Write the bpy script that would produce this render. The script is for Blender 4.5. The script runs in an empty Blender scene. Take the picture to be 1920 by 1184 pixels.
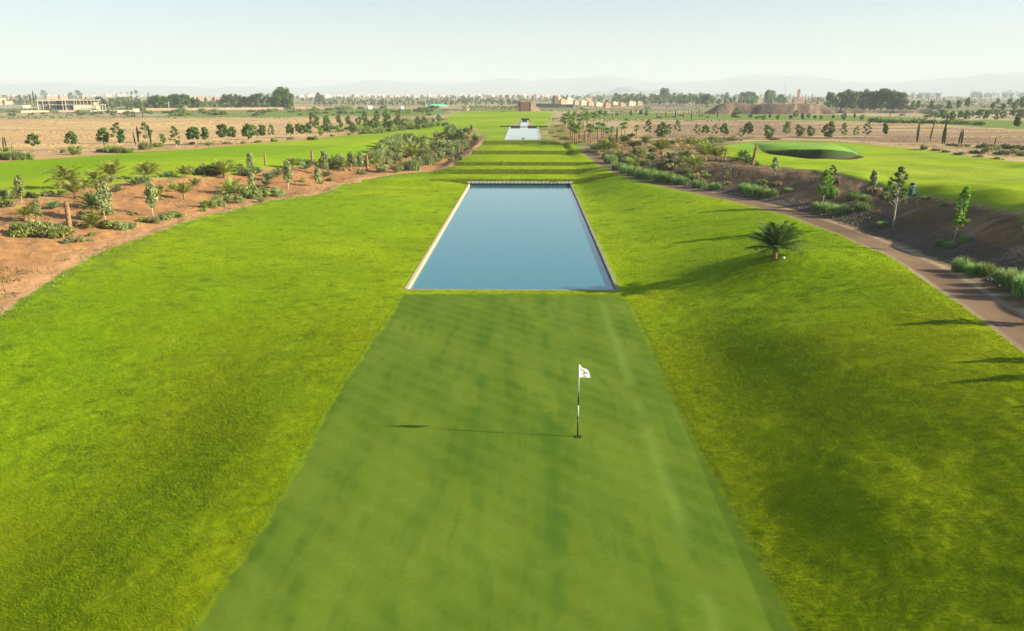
import bpy, math, random
import numpy as np
from mathutils import Vector, Matrix
random.seed(7); RNG = np.random.default_rng(7)
C = bpy.context.scene.collection
# ------------------------------------------------------------------ camera model (photo pixels, 1920 wide)
F = 28/36*1920; TH = math.atan(414/F); PSI = math.atan(29*math.cos(TH)/F); CH = 10.0
ct, st, cp, sp = math.cos(TH), math.sin(TH), math.cos(PSI), math.sin(PSI)
FW = np.array([-sp*ct, cp*ct, -st]); RT = np.array([cp, sp, 0.0]); UP = np.cross(RT, FW)
def ray(px, py):
    d = FW + RT*((px-960)/F) + UP*((592-py)/F)
    return d
def Yof(py, z):            # distance of a row for a level z on the axis
    d = ray(989, py); return (CH-z)*d[1]/(-d[2])
def sm(a, b, t):
    t = np.clip((t-a)/(b-a), 0, 1); return t*t*(3-2*t)
# ------------------------------------------------------------------ noise
def _h(ix, iy, s):
    n = (ix*374761393 + iy*668265263 + s*1442695041) & 0xFFFFFFFF
    n = ((n ^ (n >> 13))*1274126177) & 0xFFFFFFFF
    n = n ^ (n >> 16)
    return (n & 0xFFFFFF)/float(0xFFFFFF)
def vnoise(x, y, s=0):
    x = np.asarray(x, float); y = np.asarray(y, float)
    ix = np.floor(x).astype(np.int64); iy = np.floor(y).astype(np.int64)
    fx = x-ix; fy = y-iy; fx = fx*fx*(3-2*fx); fy = fy*fy*(3-2*fy)
    return ((_h(ix, iy, s)*(1-fx)+_h(ix+1, iy, s)*fx)*(1-fy) + (_h(ix, iy+1, s)*(1-fx)+_h(ix+1, iy+1, s)*fx)*fy)
def fbm(x, y, s=0, o=4):
    r = 0; a = .5; t = 0
    for k in range(o):
        r = r + a*vnoise(x*2**k*1.03+k*17.3, y*2**k*.98-k*9.1, s+k); t += a; a *= .5
    return r/t
# ------------------------------------------------------------------ terrain
rise = [(345, 336, .40), (327, 318, .46), (311, 304, .42), (290, 283, .40), (272, 265, .42)]
TY = [0]; TZ = [0.0]; z = 0.0
for a, b, r in rise:
    y0 = Yof(a, z); y1 = max(Yof(b, z+r), y0+.45)
    TY += [y0, y1]; TZ += [z, z+r]; z += r
ZT = z
def zc(Y): return np.interp(Y, TY, TZ)
PATHPX = [(2130, 770, 2.15), (2000, 682, 2.1), (1902, 612, 2.0), (1840, 570, 1.95), (1760, 520, 1.8), (1680, 477, 1.65), (1600, 440, 1.45), (1500, 405, 1.3),
          (1400, 379, 1.1), (1300, 359, 1.0), (1225, 343, 1.0), (1170, 325, 1.05), (1138, 309, 1.2), (1114, 293, 1.5), (1098, 281, 1.9), (1090, 274.5, 2.05)]
PW = []
for px, py, zz in PATHPX:
    d = ray(px, py); t = (zz-CH)/d[2]; PW.append((d[0]*t, d[1]*t, zz))
PW = np.array(PW)
PYs, PXs, PZs = PW[:, 1], PW[:, 0], PW[:, 2]
XL_Y = [10, 30, 36, 52, 71, 90, 105, 120, 136, 160]; XL_X = [-20, -23, -24.5, -27.5, -27, -23.5, -19, -15, -12, -11]
def xpath(Y): return np.interp(Y, PYs, PXs)
def zpath(Y): return np.interp(Y, PYs, PZs)
PALM = (12.9, 40.0)
def H(x, Y, macro=True):
    x = np.asarray(x, float); Y = np.asarray(Y, float)
    c = zc(Y); xp = xpath(Y); zp = zpath(Y)
    wr = np.interp(Y, [0, 41, 60, 94, 110, 141], [4.6, 5.2, 5.4, 5.8, 6.2, 6.0])
    # right lawn
    u = np.clip((x-wr)/np.maximum(xp-1.6-wr, .5), 0, 1)
    rr = c+(zp-c)*(.45*u+.55*u*u*(3-2*u))
    # right ridge beyond the path
    s = x-(xp+2.2)
    rh = np.interp(Y, [0, 30, 60, 90, 120, 150], [3.0, 2.9, 2.35, 1.6, .5, .2])
    ridge = rh*sm(-1.2, 7.6, s)*(.75+.5*fbm(x/7, Y/7, 5, 3)) - .5*sm(13, 40, s)*sm(150, 100, Y)
    zr = rr+ridge
    # left side
    xl = np.interp(Y, XL_Y, XL_X); wl = np.interp(Y, [0, 41, 94, 100, 141], [6.0, 6.2, 7.0, 9.2, 8.2])
    v = np.clip((-x-wl)/np.maximum(-xl-wl, .5), 0, 1)
    dL = np.maximum(-x-wl, 0); near = -1.75*(1-np.exp(-dL*sm(-.5, 6.5, dL)/12))*sm(38, 19, Y)+.35*v*v*sm(26, 46, Y)
    base_l = near
    # the terraces end in a bank falling to the bed
    fl = sm(0, 3.8, -x-wl)
    lt = c*(1-fl)+.35*fl
    zl = np.where(Y > 93, lt, 0)+base_l
    w = np.clip((xl-x)/15.5, 0, 1)
    bed = 1.55*(.7*w+.3*w*w*(3-2*w))*(1+.0*Y)
    zl = zl+bed*sm(18, 40, Y)
    z = np.where(x >= 0, zr, zl)
    # palm mound
    dx = x-PALM[0]; dy = Y-PALM[1]
    z = z+.85*np.exp(-(np.where(dx < 0, dx/3.6, dx/4.5))**2-(np.where(dy < 0, dy/4.2, dy/3.0))**2)
    z = z+.35*np.exp(-((x-10.5)/3.0)**2-((Y-28)/6)**2)+.30*np.exp(-((x-8.2)/1.6)**2-((Y-17.2)/2.6)**2)
    # far plateau
    far = ZT-.25*sm(20, 90, np.abs(x-4))
    k = sm(141, 172, Y); z = z*(1-k)+far*k
    ks = sm(60, 110, np.abs(x))*sm(70, 120, Y)*.0
    if macro:
        und = (fbm(x/16, Y/16, 31, 3)-.5)*.55
        keep = sm(0, 5, np.maximum(x-wr, -x-wl))*sm(-.5, 3.5, np.abs(x-xp))
        keep = np.where(Y > 150, sm(8, 14, np.abs(x)), keep)
        z = z+und*keep*sm(2500, 300, Y)
    # bunker beside the far right green
    z = z+bunker(x, Y)
    return z
BK = None
def bunker(x, Y):
    if BK is None: return 0.0
    (x0, y0, x1, y1) = BK
    # lens between two points, steep on the far side
    ux, uy = x1-x0, y1-y0; L = math.hypot(ux, uy); ux, uy = ux/L, uy/L
    a = ((x-x0)*ux+(Y-y0)*uy)/L; n = -(x-x0)*uy+(Y-y0)*ux       # n>0 towards the far side
    ac = np.clip(a, 0, 1); wid = np.clip(4*ac*(1-ac), 0, 1)**.8
    nn = n-BKN*wid                                              # the foot of the bank bulges towards the camera
    h_ = .95*np.clip(4*ac*(1-ac), 0, 1)**.9
    m = (a > 0) & (a < 1)
    up = h_*sm(-.35, .25, nn)*sm(26, 9, nn); pit = .35*wid*sm(-4.5, -1.0, nn)*sm(.3, -.3, nn)
    return np.where(m, up-pit, 0.0)
def bface(x, Y):
    if BK is None: return 0.0
    (x0, y0, x1, y1) = BK; ux, uy = x1-x0, y1-y0; L = math.hypot(ux, uy); ux, uy = ux/L, uy/L
    a = ((x-x0)*ux+(Y-y0)*uy)/L; n = -(x-x0)*uy+(Y-y0)*ux; ac = np.clip(a, 0, 1); wid = np.clip(4*ac*(1-ac), 0, 1)**.8
    return np.where((a > .03) & (a < .97), n-BKN*wid, 99.)
BKN = 0.0
_t = np.concatenate([np.geomspace(8, 400, 2600), np.geomspace(401, 20000, 900)])
def W(px, py, zoff=0.0):
    d = ray(px, py); X = d[0]*_t; Y = d[1]*_t; Z = CH+d[2]*_t
    g = Z-H(X, Y)-zoff
    i = int(np.argmax(g <= 0))
    if g[i] > 0: i = len(_t)-1
    if i == 0: i = 1
    a, b = g[i-1], g[i]; k = a/(a-b) if a != b else 0
    t = _t[i-1]+(_t[i]-_t[i-1])*k
    x, y = d[0]*t, d[1]*t
    return x, y, float(H(x, y))+zoff
def pxm(x, y, z):          # metres per photo pixel at a point
    return float(np.dot(np.array([x, y, z-CH]), FW))/F
BKa = W(1428, 283); BKb = W(1606, 288); _m = W(1535, 294.5)
_ux, _uy = BKb[0]-BKa[0], BKb[1]-BKa[1]; _L = math.hypot(_ux, _uy)
BKN = -(_m[0]-BKa[0])*_uy/_L+(_m[1]-BKa[1])*_ux/_L; BK = (BKa[0], BKa[1], BKb[0], BKb[1]); print('bunker', BK, BKN)
# ------------------------------------------------------------------ polygons (traced, laid on the ground)
def poly(pts): return np.array([W(a, b)[:2] for a, b in pts])
def sdist(P, X, Y, margin=6.0):
    out = np.full(X.shape, -1e3)
    m = (X > P[:, 0].min()-margin) & (X < P[:, 0].max()+margin) & (Y > P[:, 1].min()-margin) & (Y < P[:, 1].max()+margin)
    x = X[m]; y = Y[m]; d2 = np.full(x.shape, 1e12); ins = np.zeros(x.shape, bool)
    n = len(P)
    for i in range(n):
        ax, ay = P[i]; bx, by = P[(i+1) % n]; ex, ey = bx-ax, by-ay; L = ex*ex+ey*ey+1e-12
        t = np.clip(((x-ax)*ex+(y-ay)*ey)/L, 0, 1)
        d2 = np.minimum(d2, (x-ax-t*ex)**2+(y-ay-t*ey)**2)
        if ay != by:
            c = ((ay > y) != (by > y)) & (x < (bx-ax)*(y-ay)/(by-ay)+ax)
            ins ^= c
    out[m] = np.where(ins, 1, -1)*np.sqrt(d2)
    return out
# pools
WZ = -0.14
def wpt(px, py, z):
    d = ray(px, py); t = (z-CH)/d[2]; return (d[0]*t, d[1]*t)
p_nl = wpt(765, 547, WZ); p_nr = wpt(1155, 547, WZ); yF = TY[1]-.55
p_fl = (wpt(878.5, 352, WZ)[0], yF); p_fr = (wpt(1071, 352, WZ)[0], yF)
POOL1 = np.array([(p_nl[0], p_nl[1]), (p_nr[0], p_nl[1]), p_fr, p_fl])
W2 = ZT-.06
a = wpt(948.5, 263.2, W2); b = wpt(1011, 263.2, W2); c_ = wpt(1006.5, 238.8, W2); d_ = wpt(957.5, 238.8, W2)
POOL2 = np.array([(a[0], a[1]+.6), (b[0], a[1]+.6), (c_[0], d_[1]), (d_[0], d_[1])])
W3 = ZT+.05
a = wpt(975.5, 237.8, W3); b = wpt(989, 237.8, W3); c_ = wpt(988.5, 226, W3); d_ = wpt(979.5, 226, W3)
POOL3 = np.array([(a[0], POOL2[2][1]+1.3), (b[0], POOL2[2][1]+1.3), (c_[0], d_[1]), (d_[0], d_[1])])
# ------------------------------------------------------------------ terrain grid
def grid_rows():
    r = [CH/math.tan(math.radians(a)) for a in np.arange(50, 4.1, -.058)]
    r += list(np.arange(91, 148, .24))+list(TY[1:])+[POOL1[0][1], yF, yF-.5]
    r += [CH/math.tan(math.radians(a)) for a in np.arange(4.1, .35, -.024)]
    r += list(np.geomspace(1700, 15000, 40))+[POOL2[0][1], POOL2[2][1], POOL3[0][1], POOL3[2][1], POOL2[0][1]-.4, POOL2[2][1]+.4]
    r = np.array(sorted(set(round(v, 3) for v in r)))
    keep = [r[0]]
    for v in r[1:]:
        if v-keep[-1] > .012: keep.append(v)
    return np.array(keep)
ROWS = grid_rows()
COLS = np.concatenate([np.linspace(-1.5, -.72, 60)[:-1], np.arange(-.72, .72, .00135), np.linspace(.72, 1.5, 60)])
NR, NC = len(ROWS), len(COLS)
GX = ROWS[:, None]*COLS[None, :]; GY = np.repeat(ROWS[:, None], NC, 1)
print('grid', NR, NC)
# traced regions
GREEN = poly([(300, 1290), (365, 1184), (430, 1083), (500, 985), (560, 880), (600, 800), (640, 728), (690, 655), (735, 590), (758, 552), (1162, 552), (1185, 580), (1215, 640), (1250, 720),
              (1280, 780), (1320, 860), (1370, 950), (1430, 1065), (1495, 1184), (1550, 1290)])
LBED = poly([(-700, 850), (-350, 760), (0, 592), (60, 547), (120, 512), (170, 481), (215, 463), (290, 437), (350, 414), (430, 395), (500, 377), (545, 371), (590, 366), (622, 356), (640, 346), (690, 336), (740, 327),
             (800, 322), (850, 313), (866, 298), (884, 284), (898, 276), (906, 266), (902, 250), (896, 240), (878, 240), (850, 247), (835, 258), (800, 262), (745, 268), (705, 284), (660, 297), (620, 305), (570, 312),
             (510, 315), (430, 326), (330, 333), (290, 334), (225, 343), (150, 352), (60, 368), (0, 380), (-300, 420), (-700, 470)])
LFAIR = poly([(-700, 475), (-300, 421), (0, 381), (60, 369), (150, 353), (225, 344), (290, 335), (330, 334), (430, 327), (510, 316), (570, 313), (620, 306), (660, 298), (705, 285), (745, 269), (800, 263), (835, 259), (850, 248),
              (878, 241), (896, 241), (901, 250), (907, 264.2), (949, 264.2), (957, 239), (975, 226), (990, 226), (1008, 238), (1020, 240), (1034, 228), (1036, 212), (1020, 209), (960, 207), (880, 208.5), (846, 213), (832, 225), (800, 235), (740, 243), (700, 250), (620, 257.5),
              (520, 266.5), (400, 277), (250, 286), (110, 297), (0, 304), (-300, 325), (-700, 350)])
RBEDlow = [(2300, 720), (1920, 404), (1870, 392), (1800, 380), (1740, 371), (1690, 362), (1660, 354), (1620, 340), (1590, 332), (1530, 323), (1480, 317), (1400, 304), (1365, 296), (1338, 291)]
RFAIR = poly(RBEDlow+[(1332, 284), (1352, 275), (1390, 268.5), (1470, 265), (1560, 267), (1640, 273), (1700, 278.5), (1760, 285.5), (1840, 295.5), (1920, 306), (2300, 345)])
RGREEN = poly([(1362, 276), (1400, 270), (1470, 267), (1550, 269), (1600, 275), (1620, 283), (1600, 286.5), (1520, 284), (1430, 281)])
rb = [(xpath(y)+1.2, y) for y in (20, 28, 36, 45, 55, 65, 75, 85, 95, 105, 115, 125, 133)]
RBED = np.array(rb+[tuple(v) for v in poly([(1096, 268), (1070, 266), (1040, 262), (1018, 250), (1012, 240), (1100, 236), (1180, 262), (1300, 266), (1388, 269), (1350, 276), (1331, 284)])]+[tuple(v) for v in poly(RBEDlow[::-1])]+[(60, 15)])
LAWNP = np.array([tuple(v) for v in poly([(-700, 850), (-350, 760), (0, 592), (60, 547), (120, 512), (170, 481), (215, 463), (290, 437), (350, 414), (430, 395), (500, 377), (545, 371), (590, 366), (622, 356), (640, 346), (690, 336), (740, 327), (800, 322), (850, 313), (866, 298), (884, 284), (898, 276), (906, 266), (912, 264.3), (1012, 264.3), (1040, 265), (1072, 270), (1090, 276)])]+[(float(xpath(y))-.9, y) for y in (128, 120, 110, 100, 90, 80, 70, 60, 50, 40, 30, 20, 5)]+[(-40, 5)])
LFIELD = poly([(-900, 352), (0, 305), (110, 298), (250, 287), (400, 278), (520, 267.5), (620, 258.5), (700, 251), (740, 244), (800, 236), (760, 222), (640, 222), (480, 222), (200, 222.5), (0, 224), (-900, 236)])
RFIELD = poly([(1150, 262), (1160, 236), (1200, 227), (1450, 227), (1700, 233), (1840, 240), (1920, 244), (2400, 256), (2400, 340), (1920, 304), (1840, 293.5), (1760, 283.5), (1700, 277), (1640, 271), (1560, 265), (1470, 263), (1388, 266.5), (1300, 265)])
GST = [poly(p) for p in ([(225, 221), (300, 217.5), (330, 214), (480, 212), (640, 206), (830, 206), (846, 212), (800, 218), (640, 218), (480, 220.5)], [(1085, 222.5), (1085, 214), (1200, 211.5), (1560, 215.5), (1700, 219), (1745, 226), (1620, 228), (1450, 226), (1200, 224.5)],
       [(1750, 229), (1830, 225.5), (1920, 227), (2300, 233), (2300, 256), (1920, 243.5), (1840, 239), (1790, 236)], [(640, 244), (690, 228), (760, 226), (830, 228), (800, 236), (740, 243)], [(1010, 262), (1012, 240), (1040, 232), (1075, 248), (1085, 268), (1035, 264)])]
print('polys')
PALM = (13.3, 42.0)
# ------------------------------------------------------------------ mesh helpers
class G:
    """collects vertices and faces; becomes one mesh"""
    def __init__(s): s.v = []; s.f = []; s.n = 0; s.mi = []
    def add(s, V, Fs, mi=0):
        V = np.asarray(V, float).reshape(-1, 3); s.v.append(V)
        for q in Fs: s.f.append(tuple(int(i)+s.n for i in q)); s.mi.append(mi)
        s.n += len(V)
    def addq(s, V, mi=0):                       # V: (n,4,3) quads
        V = np.asarray(V, float); n = len(V); b = s.n
        s.v.append(V.reshape(-1, 3)); s.f += [tuple(range(b+4*i, b+4*i+4)) for i in range(n)]; s.mi += [mi]*n; s.n += 4*n
    def box(s, x0, x1, y0, y1, z0, z1, mi=0):
        V = [(x0, y0, z0), (x1, y0, z0), (x1, y1, z0), (x0, y1, z0), (x0, y0, z1), (x1, y0, z1), (x1, y1, z1), (x0, y1, z1)]
        s.add(V, [(0, 3, 2, 1), (4, 5, 6, 7), (0, 1, 5, 4), (1, 2, 6, 5), (2, 3, 7, 6), (3, 0, 4, 7)], mi)
    def tube(s, P, R, n=6, cap=True, mi=0):
        P = [np.array(p, float) for p in P]; rings = []
        for i, p in enumerate(P):
            t = P[min(i+1, len(P)-1)]-P[max(i-1, 0)]; t = t/(np.linalg.norm(t)+1e-9)
            a = np.cross(t, (0, 1, 0) if abs(t[1]) < .9 else (1, 0, 0)); a /= np.linalg.norm(a)+1e-9; b = np.cross(t, a)
            for k in range(n):
                an = 2*math.pi*k/n; rings.append(p+R[i]*(math.cos(an)*a+math.sin(an)*b))
        Fs = []
        for i in range(len(P)-1):
            for k in range(n):
                k2 = (k+1) % n; Fs.append((i*n+k, i*n+k2, (i+1)*n+k2, (i+1)*n+k))
        if cap: Fs += [tuple(range(n-1, -1, -1)), tuple(range((len(P)-1)*n, len(P)*n))]
        s.add(rings, Fs, mi)
    def build(s, name, mat, parent=None, smooth=False):
        me = bpy.data.meshes.new(name)
        V = np.concatenate(s.v) if s.v else np.zeros((0, 3))
        me.vertices.add(len(V)); me.vertices.foreach_set('co', V.astype(np.float32).ravel())
        lt = np.array([len(q) for q in s.f], np.int32); ls = np.concatenate([[0], np.cumsum(lt)[:-1]]).astype(np.int32)
        li = np.fromiter((i for q in s.f for i in q), np.int32, int(lt.sum()))
        me.loops.add(len(li)); me.loops.foreach_set('vertex_index', li)
        me.polygons.add(len(lt)); me.polygons.foreach_set('loop_start', ls); me.polygons.foreach_set('loop_total', lt)
        ms = mat if isinstance(mat, (list, tuple)) else [mat]
        for m in ms: me.materials.append(m)
        if len(ms) > 1: me.polygons.foreach_set('material_index', np.array(s.mi, np.int32))
        me.polygons.foreach_set('use_smooth', np.full(len(lt), bool(smooth)))
        me.update(calc_edges=True); me.validate()
        o = bpy.data.objects.new(name, me); C.objects.link(o)
        if parent is not None: o.parent = parent
        return o
def tag(o, label=None, cat=None, group=None, kind=None):
    if label: o['label'] = label
    if cat: o['category'] = cat
    if group: o['group'] = group
    if kind: o['kind'] = kind
    return o
def empty(name, loc=(0, 0, 0), rz=0):
    o = bpy.data.objects.new(name, None); o.empty_display_size = .3; C.objects.link(o); o.location = loc; o.rotation_euler = (0, 0, rz); return o
# ------------------------------------------------------------------ materials
def newmat(name):
    m = bpy.data.materials.new(name); m.use_nodes = True; nt = m.node_tree; b = nt.nodes['Principled BSDF']; return m, nt, b
def N(nt, t, **k):
    n = nt.nodes.new(t)
    for a, v in k.items():
        if a in ('op',): n.operation = v
        elif hasattr(n, a) and a not in ('scale',): setattr(n, a, v)
    return n
def mixc(nt, fac, a, b, mode='MIX'):
    n = nt.nodes.new('ShaderNodeMix'); n.data_type = 'RGBA'; n.blend_type = mode
    for sock, v in ((n.inputs[0], fac), (n.inputs[6], a), (n.inputs[7], b)):
        if hasattr(v, 'links'): nt.links.new(v, sock)
        else: sock.default_value = v if not isinstance(v, tuple) else (*v, 1)[:4]
    return n.outputs[2]
def ramp(nt, src, a, b, lo=0., hi=1.):
    n = nt.nodes.new('ShaderNodeMapRange'); n.inputs[1].default_value = a; n.inputs[2].default_value = b; n.inputs[3].default_value = lo; n.inputs[4].default_value = hi
    nt.links.new(src, n.inputs[0]); return n.outputs[0]
def noise(nt, scale, detail=3, rough=.5, coord='Object', sx=(1, 1, 1), dist=0):
    tc = nt.nodes.new('ShaderNodeTexCoord'); mp = nt.nodes.new('ShaderNodeMapping'); mp.inputs['Scale'].default_value = sx
    n = nt.nodes.new('ShaderNodeTexNoise'); n.inputs['Scale'].default_value = scale; n.inputs['Detail'].default_value = detail; n.inputs['Roughness'].default_value = rough; n.inputs['Distortion'].default_value = dist
    nt.links.new(tc.outputs[coord], mp.inputs[0]); nt.links.new(mp.outputs[0], n.inputs[0]); return n.outputs[0]
def surf(name, c1, c2, scale=2., rough=.85, bump=.2, spec=.2, detail=4, sx=(1, 1, 1), dist=.01):
    m, nt, b = newmat(name); n = noise(nt, scale, detail, .6, sx=sx)
    nt.links.new(mixc(nt, ramp(nt, n, .3, .7), c1, c2), b.inputs['Base Color'])
    b.inputs['Roughness'].default_value = rough; b.inputs['Specular IOR Level'].default_value = spec
    if bump:
        bp = nt.nodes.new('ShaderNodeBump'); bp.inputs['Strength'].default_value = bump; bp.inputs['Distance'].default_value = dist
        nt.links.new(noise(nt, scale*4, 3, sx=sx), bp.inputs['Height']); nt.links.new(bp.outputs[0], b.inputs['Normal'])
    return m
def leafmat(name, dark, light, trans=.3, rough=.55, spec=.25):
    m, nt, b = newmat(name); g = nt.nodes.new('ShaderNodeNewGeometry'); oi = nt.nodes.new('ShaderNodeObjectInfo')
    c = mixc(nt, g.outputs['Random Per Island'], dark, light)
    hs = nt.nodes.new('ShaderNodeHueSaturation'); nt.links.new(c, hs.inputs['Color'])
    nt.links.new(ramp(nt, oi.outputs['Random'], 0, 1, .485, .515), hs.inputs['Hue']); nt.links.new(ramp(nt, oi.outputs['Random'], 0, 1, .8, 1.2), hs.inputs['Value'])
    nt.links.new(hs.outputs[0], b.inputs['Base Color']); b.inputs['Roughness'].default_value = rough; b.inputs['Specular IOR Level'].default_value = spec
    t = nt.nodes.new('ShaderNodeBsdfTranslucent'); nt.links.new(hs.outputs[0], t.inputs[0])
    ms = nt.nodes.new('ShaderNodeMixShader'); ms.inputs[0].default_value = trans
    nt.links.new(b.outputs[0], ms.inputs[1]); nt.links.new(t.outputs[0], ms.inputs[2]); nt.links.new(ms.outputs[0], nt.nodes['Material Output'].inputs[0])
    return m
def groundmat(name, fine=18., bump=.5, bdist=.03, lo=.78, hi=1.22, rough=.9, sx=(1, 1, 1), grass=False):
    m, nt, b = newmat(name); at = nt.nodes.new('ShaderNodeAttribute'); at.attribute_name = 'Col'
    n1 = noise(nt, fine, 4, .65, sx=sx); n2 = noise(nt, fine*.17, 4, .6, sx=sx)
    v = nt.nodes.new('ShaderNodeMath'); v.operation = 'MULTIPLY'; nt.links.new(ramp(nt, n1, .3, .7, lo, hi), v.inputs[0]); nt.links.new(ramp(nt, n2, .3, .7, (lo+1)/2, (hi+1)/2), v.inputs[1])
    cc = nt.nodes.new('ShaderNodeVectorMath'); cc.operation = 'SCALE'; nt.links.new(at.outputs['Color'], cc.inputs[0]); nt.links.new(v.outputs[0], cc.inputs['Scale'])
    nt.links.new(cc.outputs[0], b.inputs['Base Color']); b.inputs['Roughness'].default_value = rough; b.inputs['Specular IOR Level'].default_value = .02 if grass else .12
    bp = nt.nodes.new('ShaderNodeBump'); bp.inputs['Strength'].default_value = bump; bp.inputs['Distance'].default_value = bdist
    nt.links.new(n1, bp.inputs['Height']); nt.links.new(bp.outputs[0], b.inputs['Normal'])
    if grass:
        b.inputs['Sheen Weight'].default_value = .0
    return m
M = dict(
 lawn=groundmat('lawn_grass', 16., .35, .02, .72, 1.28, grass=True), green=groundmat('mown_green', 22., .15, .01, .92, 1.08, grass=True),
 soil=groundmat('bare_soil', 5., .5, .05, .8, 1.2), field=groundmat('dry_field', 1.5, .6, .15, .85, 1.15, sx=(.35, 1, 1)), path=groundmat('packed_path', 6., .3, .01, .93, 1.07),
 stone=surf('cream_curb', (.46, .36, .20), (.60, .50, .31), 2, .8), stone_dark=surf('shaded_curb', (.20, .19, .10), (.34, .31, .19), 2, .8),  # stone_dark: the curb stone with its shaded side painted into the colour
 coping=surf('pale_coping', (.42, .41, .37), (.72, .70, .64), 3, .7), wallface=surf('dark_wall_face', (.03, .035, .03), (.09, .09, .07), 3, .8),
 concrete=surf('raw_concrete', (.36, .34, .29), (.52, .48, .40), .5, .9), conc_dark=surf('dark_opening', (.06, .065, .06), (.13, .13, .12), .5, .9),
 pink=surf('pink_render', (.42, .24, .17), (.52, .33, .24), .4, .9), beige=surf('beige_render', (.42, .29, .18), (.52, .38, .25), .4, .9), cream=surf('cream_render', (.56, .47, .33), (.66, .57, .42), .4, .9),
 brick=surf('brown_brick', (.13, .07, .045), (.22, .12, .08), 1.5, .9), white=surf('white_paint', (.78, .78, .76), (.84, .84, .82), 1, .6), grey=surf('grey_block', (.16, .16, .15), (.25, .25, .23), .6, .9),
 teal=surf('green_net_roof', (.10, .42, .30), (.16, .52, .38), .3, .7), metal=surf('grey_metal', (.30, .31, .30), (.42, .42, .40), 3, .5), wood=surf('pole_wood', (.30, .25, .18), (.45, .38, .28), 4, .9, sx=(4, 4, .6)),
 darkgreen=surf('green_plastic', (.015, .07, .045), (.03, .11, .07), 4, .45, spec=.4), black=surf('black_paint', (.01, .01, .01), (.02, .02, .02), 4, .4, 0, .4), stickw=surf('white_stick', (.75, .75, .74), (.82, .82, .80), 4, .4, 0, .4),
 cloth=None, bark=surf('brown_bark', (.10, .07, .045), (.20, .15, .10), 6, .95, .6, sx=(3, 3, .7)), barkpale=surf('pale_bark', (.38, .33, .24), (.55, .49, .36), 6, .9, .3, sx=(3, 3, .7)),
 palmtrunk=surf('palm_trunk', (.20, .12, .06), (.42, .29, .14), 14, .95, .9, sx=(1, 1, 2.2), dist=.04), trunkdark=surf('dark_trunk', (.07, .05, .035), (.15, .11, .07), 8, .95, .6),
 date=leafmat('date_frond', (.09, .13, .02), (.46, .48, .08), .3), dategreen=leafmat('green_frond', (.04, .08, .014), (.17, .24, .045), .3), datedry=leafmat('dry_frond', (.30, .20, .06), (.62, .48, .20), .3),
 agave=leafmat('blue_green_frond', (.07, .14, .05), (.22, .30, .10), .2), fan=leafmat('fan_leaf', (.05, .11, .015), (.20, .36, .04), .35), olive=leafmat('olive_leaf', (.13, .18, .055), (.44, .48, .19), .25),
 round=leafmat('dark_leaf', (.028, .075, .012), (.15, .25, .035), .3), bright=leafmat('bright_leaf', (.10, .22, .012), (.30, .46, .03), .45), loose=leafmat('loose_leaf', (.07, .12, .03), (.24, .30, .09), .35),
 cyp=leafmat('cypress_leaf', (.015, .035, .012), (.06, .10, .03), .1), shrub=leafmat('shrub_leaf', (.11, .17, .03), (.34, .40, .09), .3), shrubg=leafmat('sage_leaf', (.13, .18, .055), (.36, .40, .14), .25),
 dryshrub=leafmat('dry_leaf', (.22, .18, .06), (.50, .42, .14), .3), ograss=leafmat('tall_grass_blade', (.10, .20, .04), (.38, .50, .15), .4), far=leafmat('far_leaf', (.04, .075, .016), (.16, .20, .045), .25),
 stubble=leafmat('stubble_blade', (.42, .28, .11), (.64, .47, .20), .2, .9, .05), scrub=leafmat('scrub_leaf', (.06, .09, .025), (.20, .22, .07), .25), lawnblade=leafmat('lawn_blade', (.14, .20, .003), (.23, .295, .005), .3, .8, .03),
 rock=surf('grey_stone', (.07, .06, .05), (.20, .18, .155), 9, .85), mound=surf('dug_earth', (.11, .075, .05), (.19, .13, .085), .15, .95, .8, dist=.6), hill=surf('far_rock', (.20, .17, .14), (.30, .27, .22), .002, .95, 0))
def water_mat():
    m, nt, b = newmat('pool_water'); b.inputs['Base Color'].default_value = (.028, .185, .220, 1); b.inputs['Roughness'].default_value = .03; b.inputs['IOR'].default_value = 1.42; b.inputs['Specular IOR Level'].default_value = .5
    bp = nt.nodes.new('ShaderNodeBump'); bp.inputs['Strength'].default_value = .05; bp.inputs['Distance'].default_value = .02
    nt.links.new(noise(nt, 1.2, 3), bp.inputs['Height']); nt.links.new(bp.outputs[0], b.inputs['Normal']); return m
M['water'] = water_mat()
# ------------------------------------------------------------------ ground colours (some shade painted in) and region meshes
HZ = H(GX, GY)
d_green = sdist(GREEN, GX, GY); d_lbed = sdist(LBED, GX, GY); d_lf = sdist(LFAIR, GX, GY, 12); d_rf = sdist(RFAIR, GX, GY, 12)
d_rg = sdist(RGREEN, GX, GY); d_rb = sdist(RBED, GX, GY, 8); d_lfield = sdist(LFIELD, GX, GY, 12); d_rfield = sdist(RFIELD, GX, GY, 12)
d_gs = np.maximum.reduce([sdist(p, GX, GY, 12) for p in GST])
dp = 1.25-np.abs(GX-xpath(GY))*np.where(GY < 66, 1.42, 1.12); dp = np.where((GY > 131.5) | (GY < 9), -9, dp)
xend = np.interp(GY, [124, 131.5], [0, 3.0]); dp = np.where(GY > 124, 1.3-np.abs(GX-xpath(GY)-xend*1.2)*.9, dp); dp = np.where(GY > 131.5, -9, dp)
n_s = fbm(GX*1.6, GY*1.6, 3, 4); n_m = fbm(GX*.33, GY*.33, 11, 4); n_l = fbm(GX*.06, GY*.06, 21, 4); n_f = fbm(GX*5, GY*5, 41, 3)
n_st = fbm(GX*.018, GY*.11, 51, 5); n_x = fbm(GX*.0045, GY*.013, 61, 5)
jit = (n_s-.5)*1.3+(n_f-.5)*.5
def col(*c): return np.array(c, float)
def lerp(a, b, t): return a*(1-t[..., None])+b*t[..., None]
def cc(c): return np.broadcast_to(col(*c), GX.shape+(3,)).copy()
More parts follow.
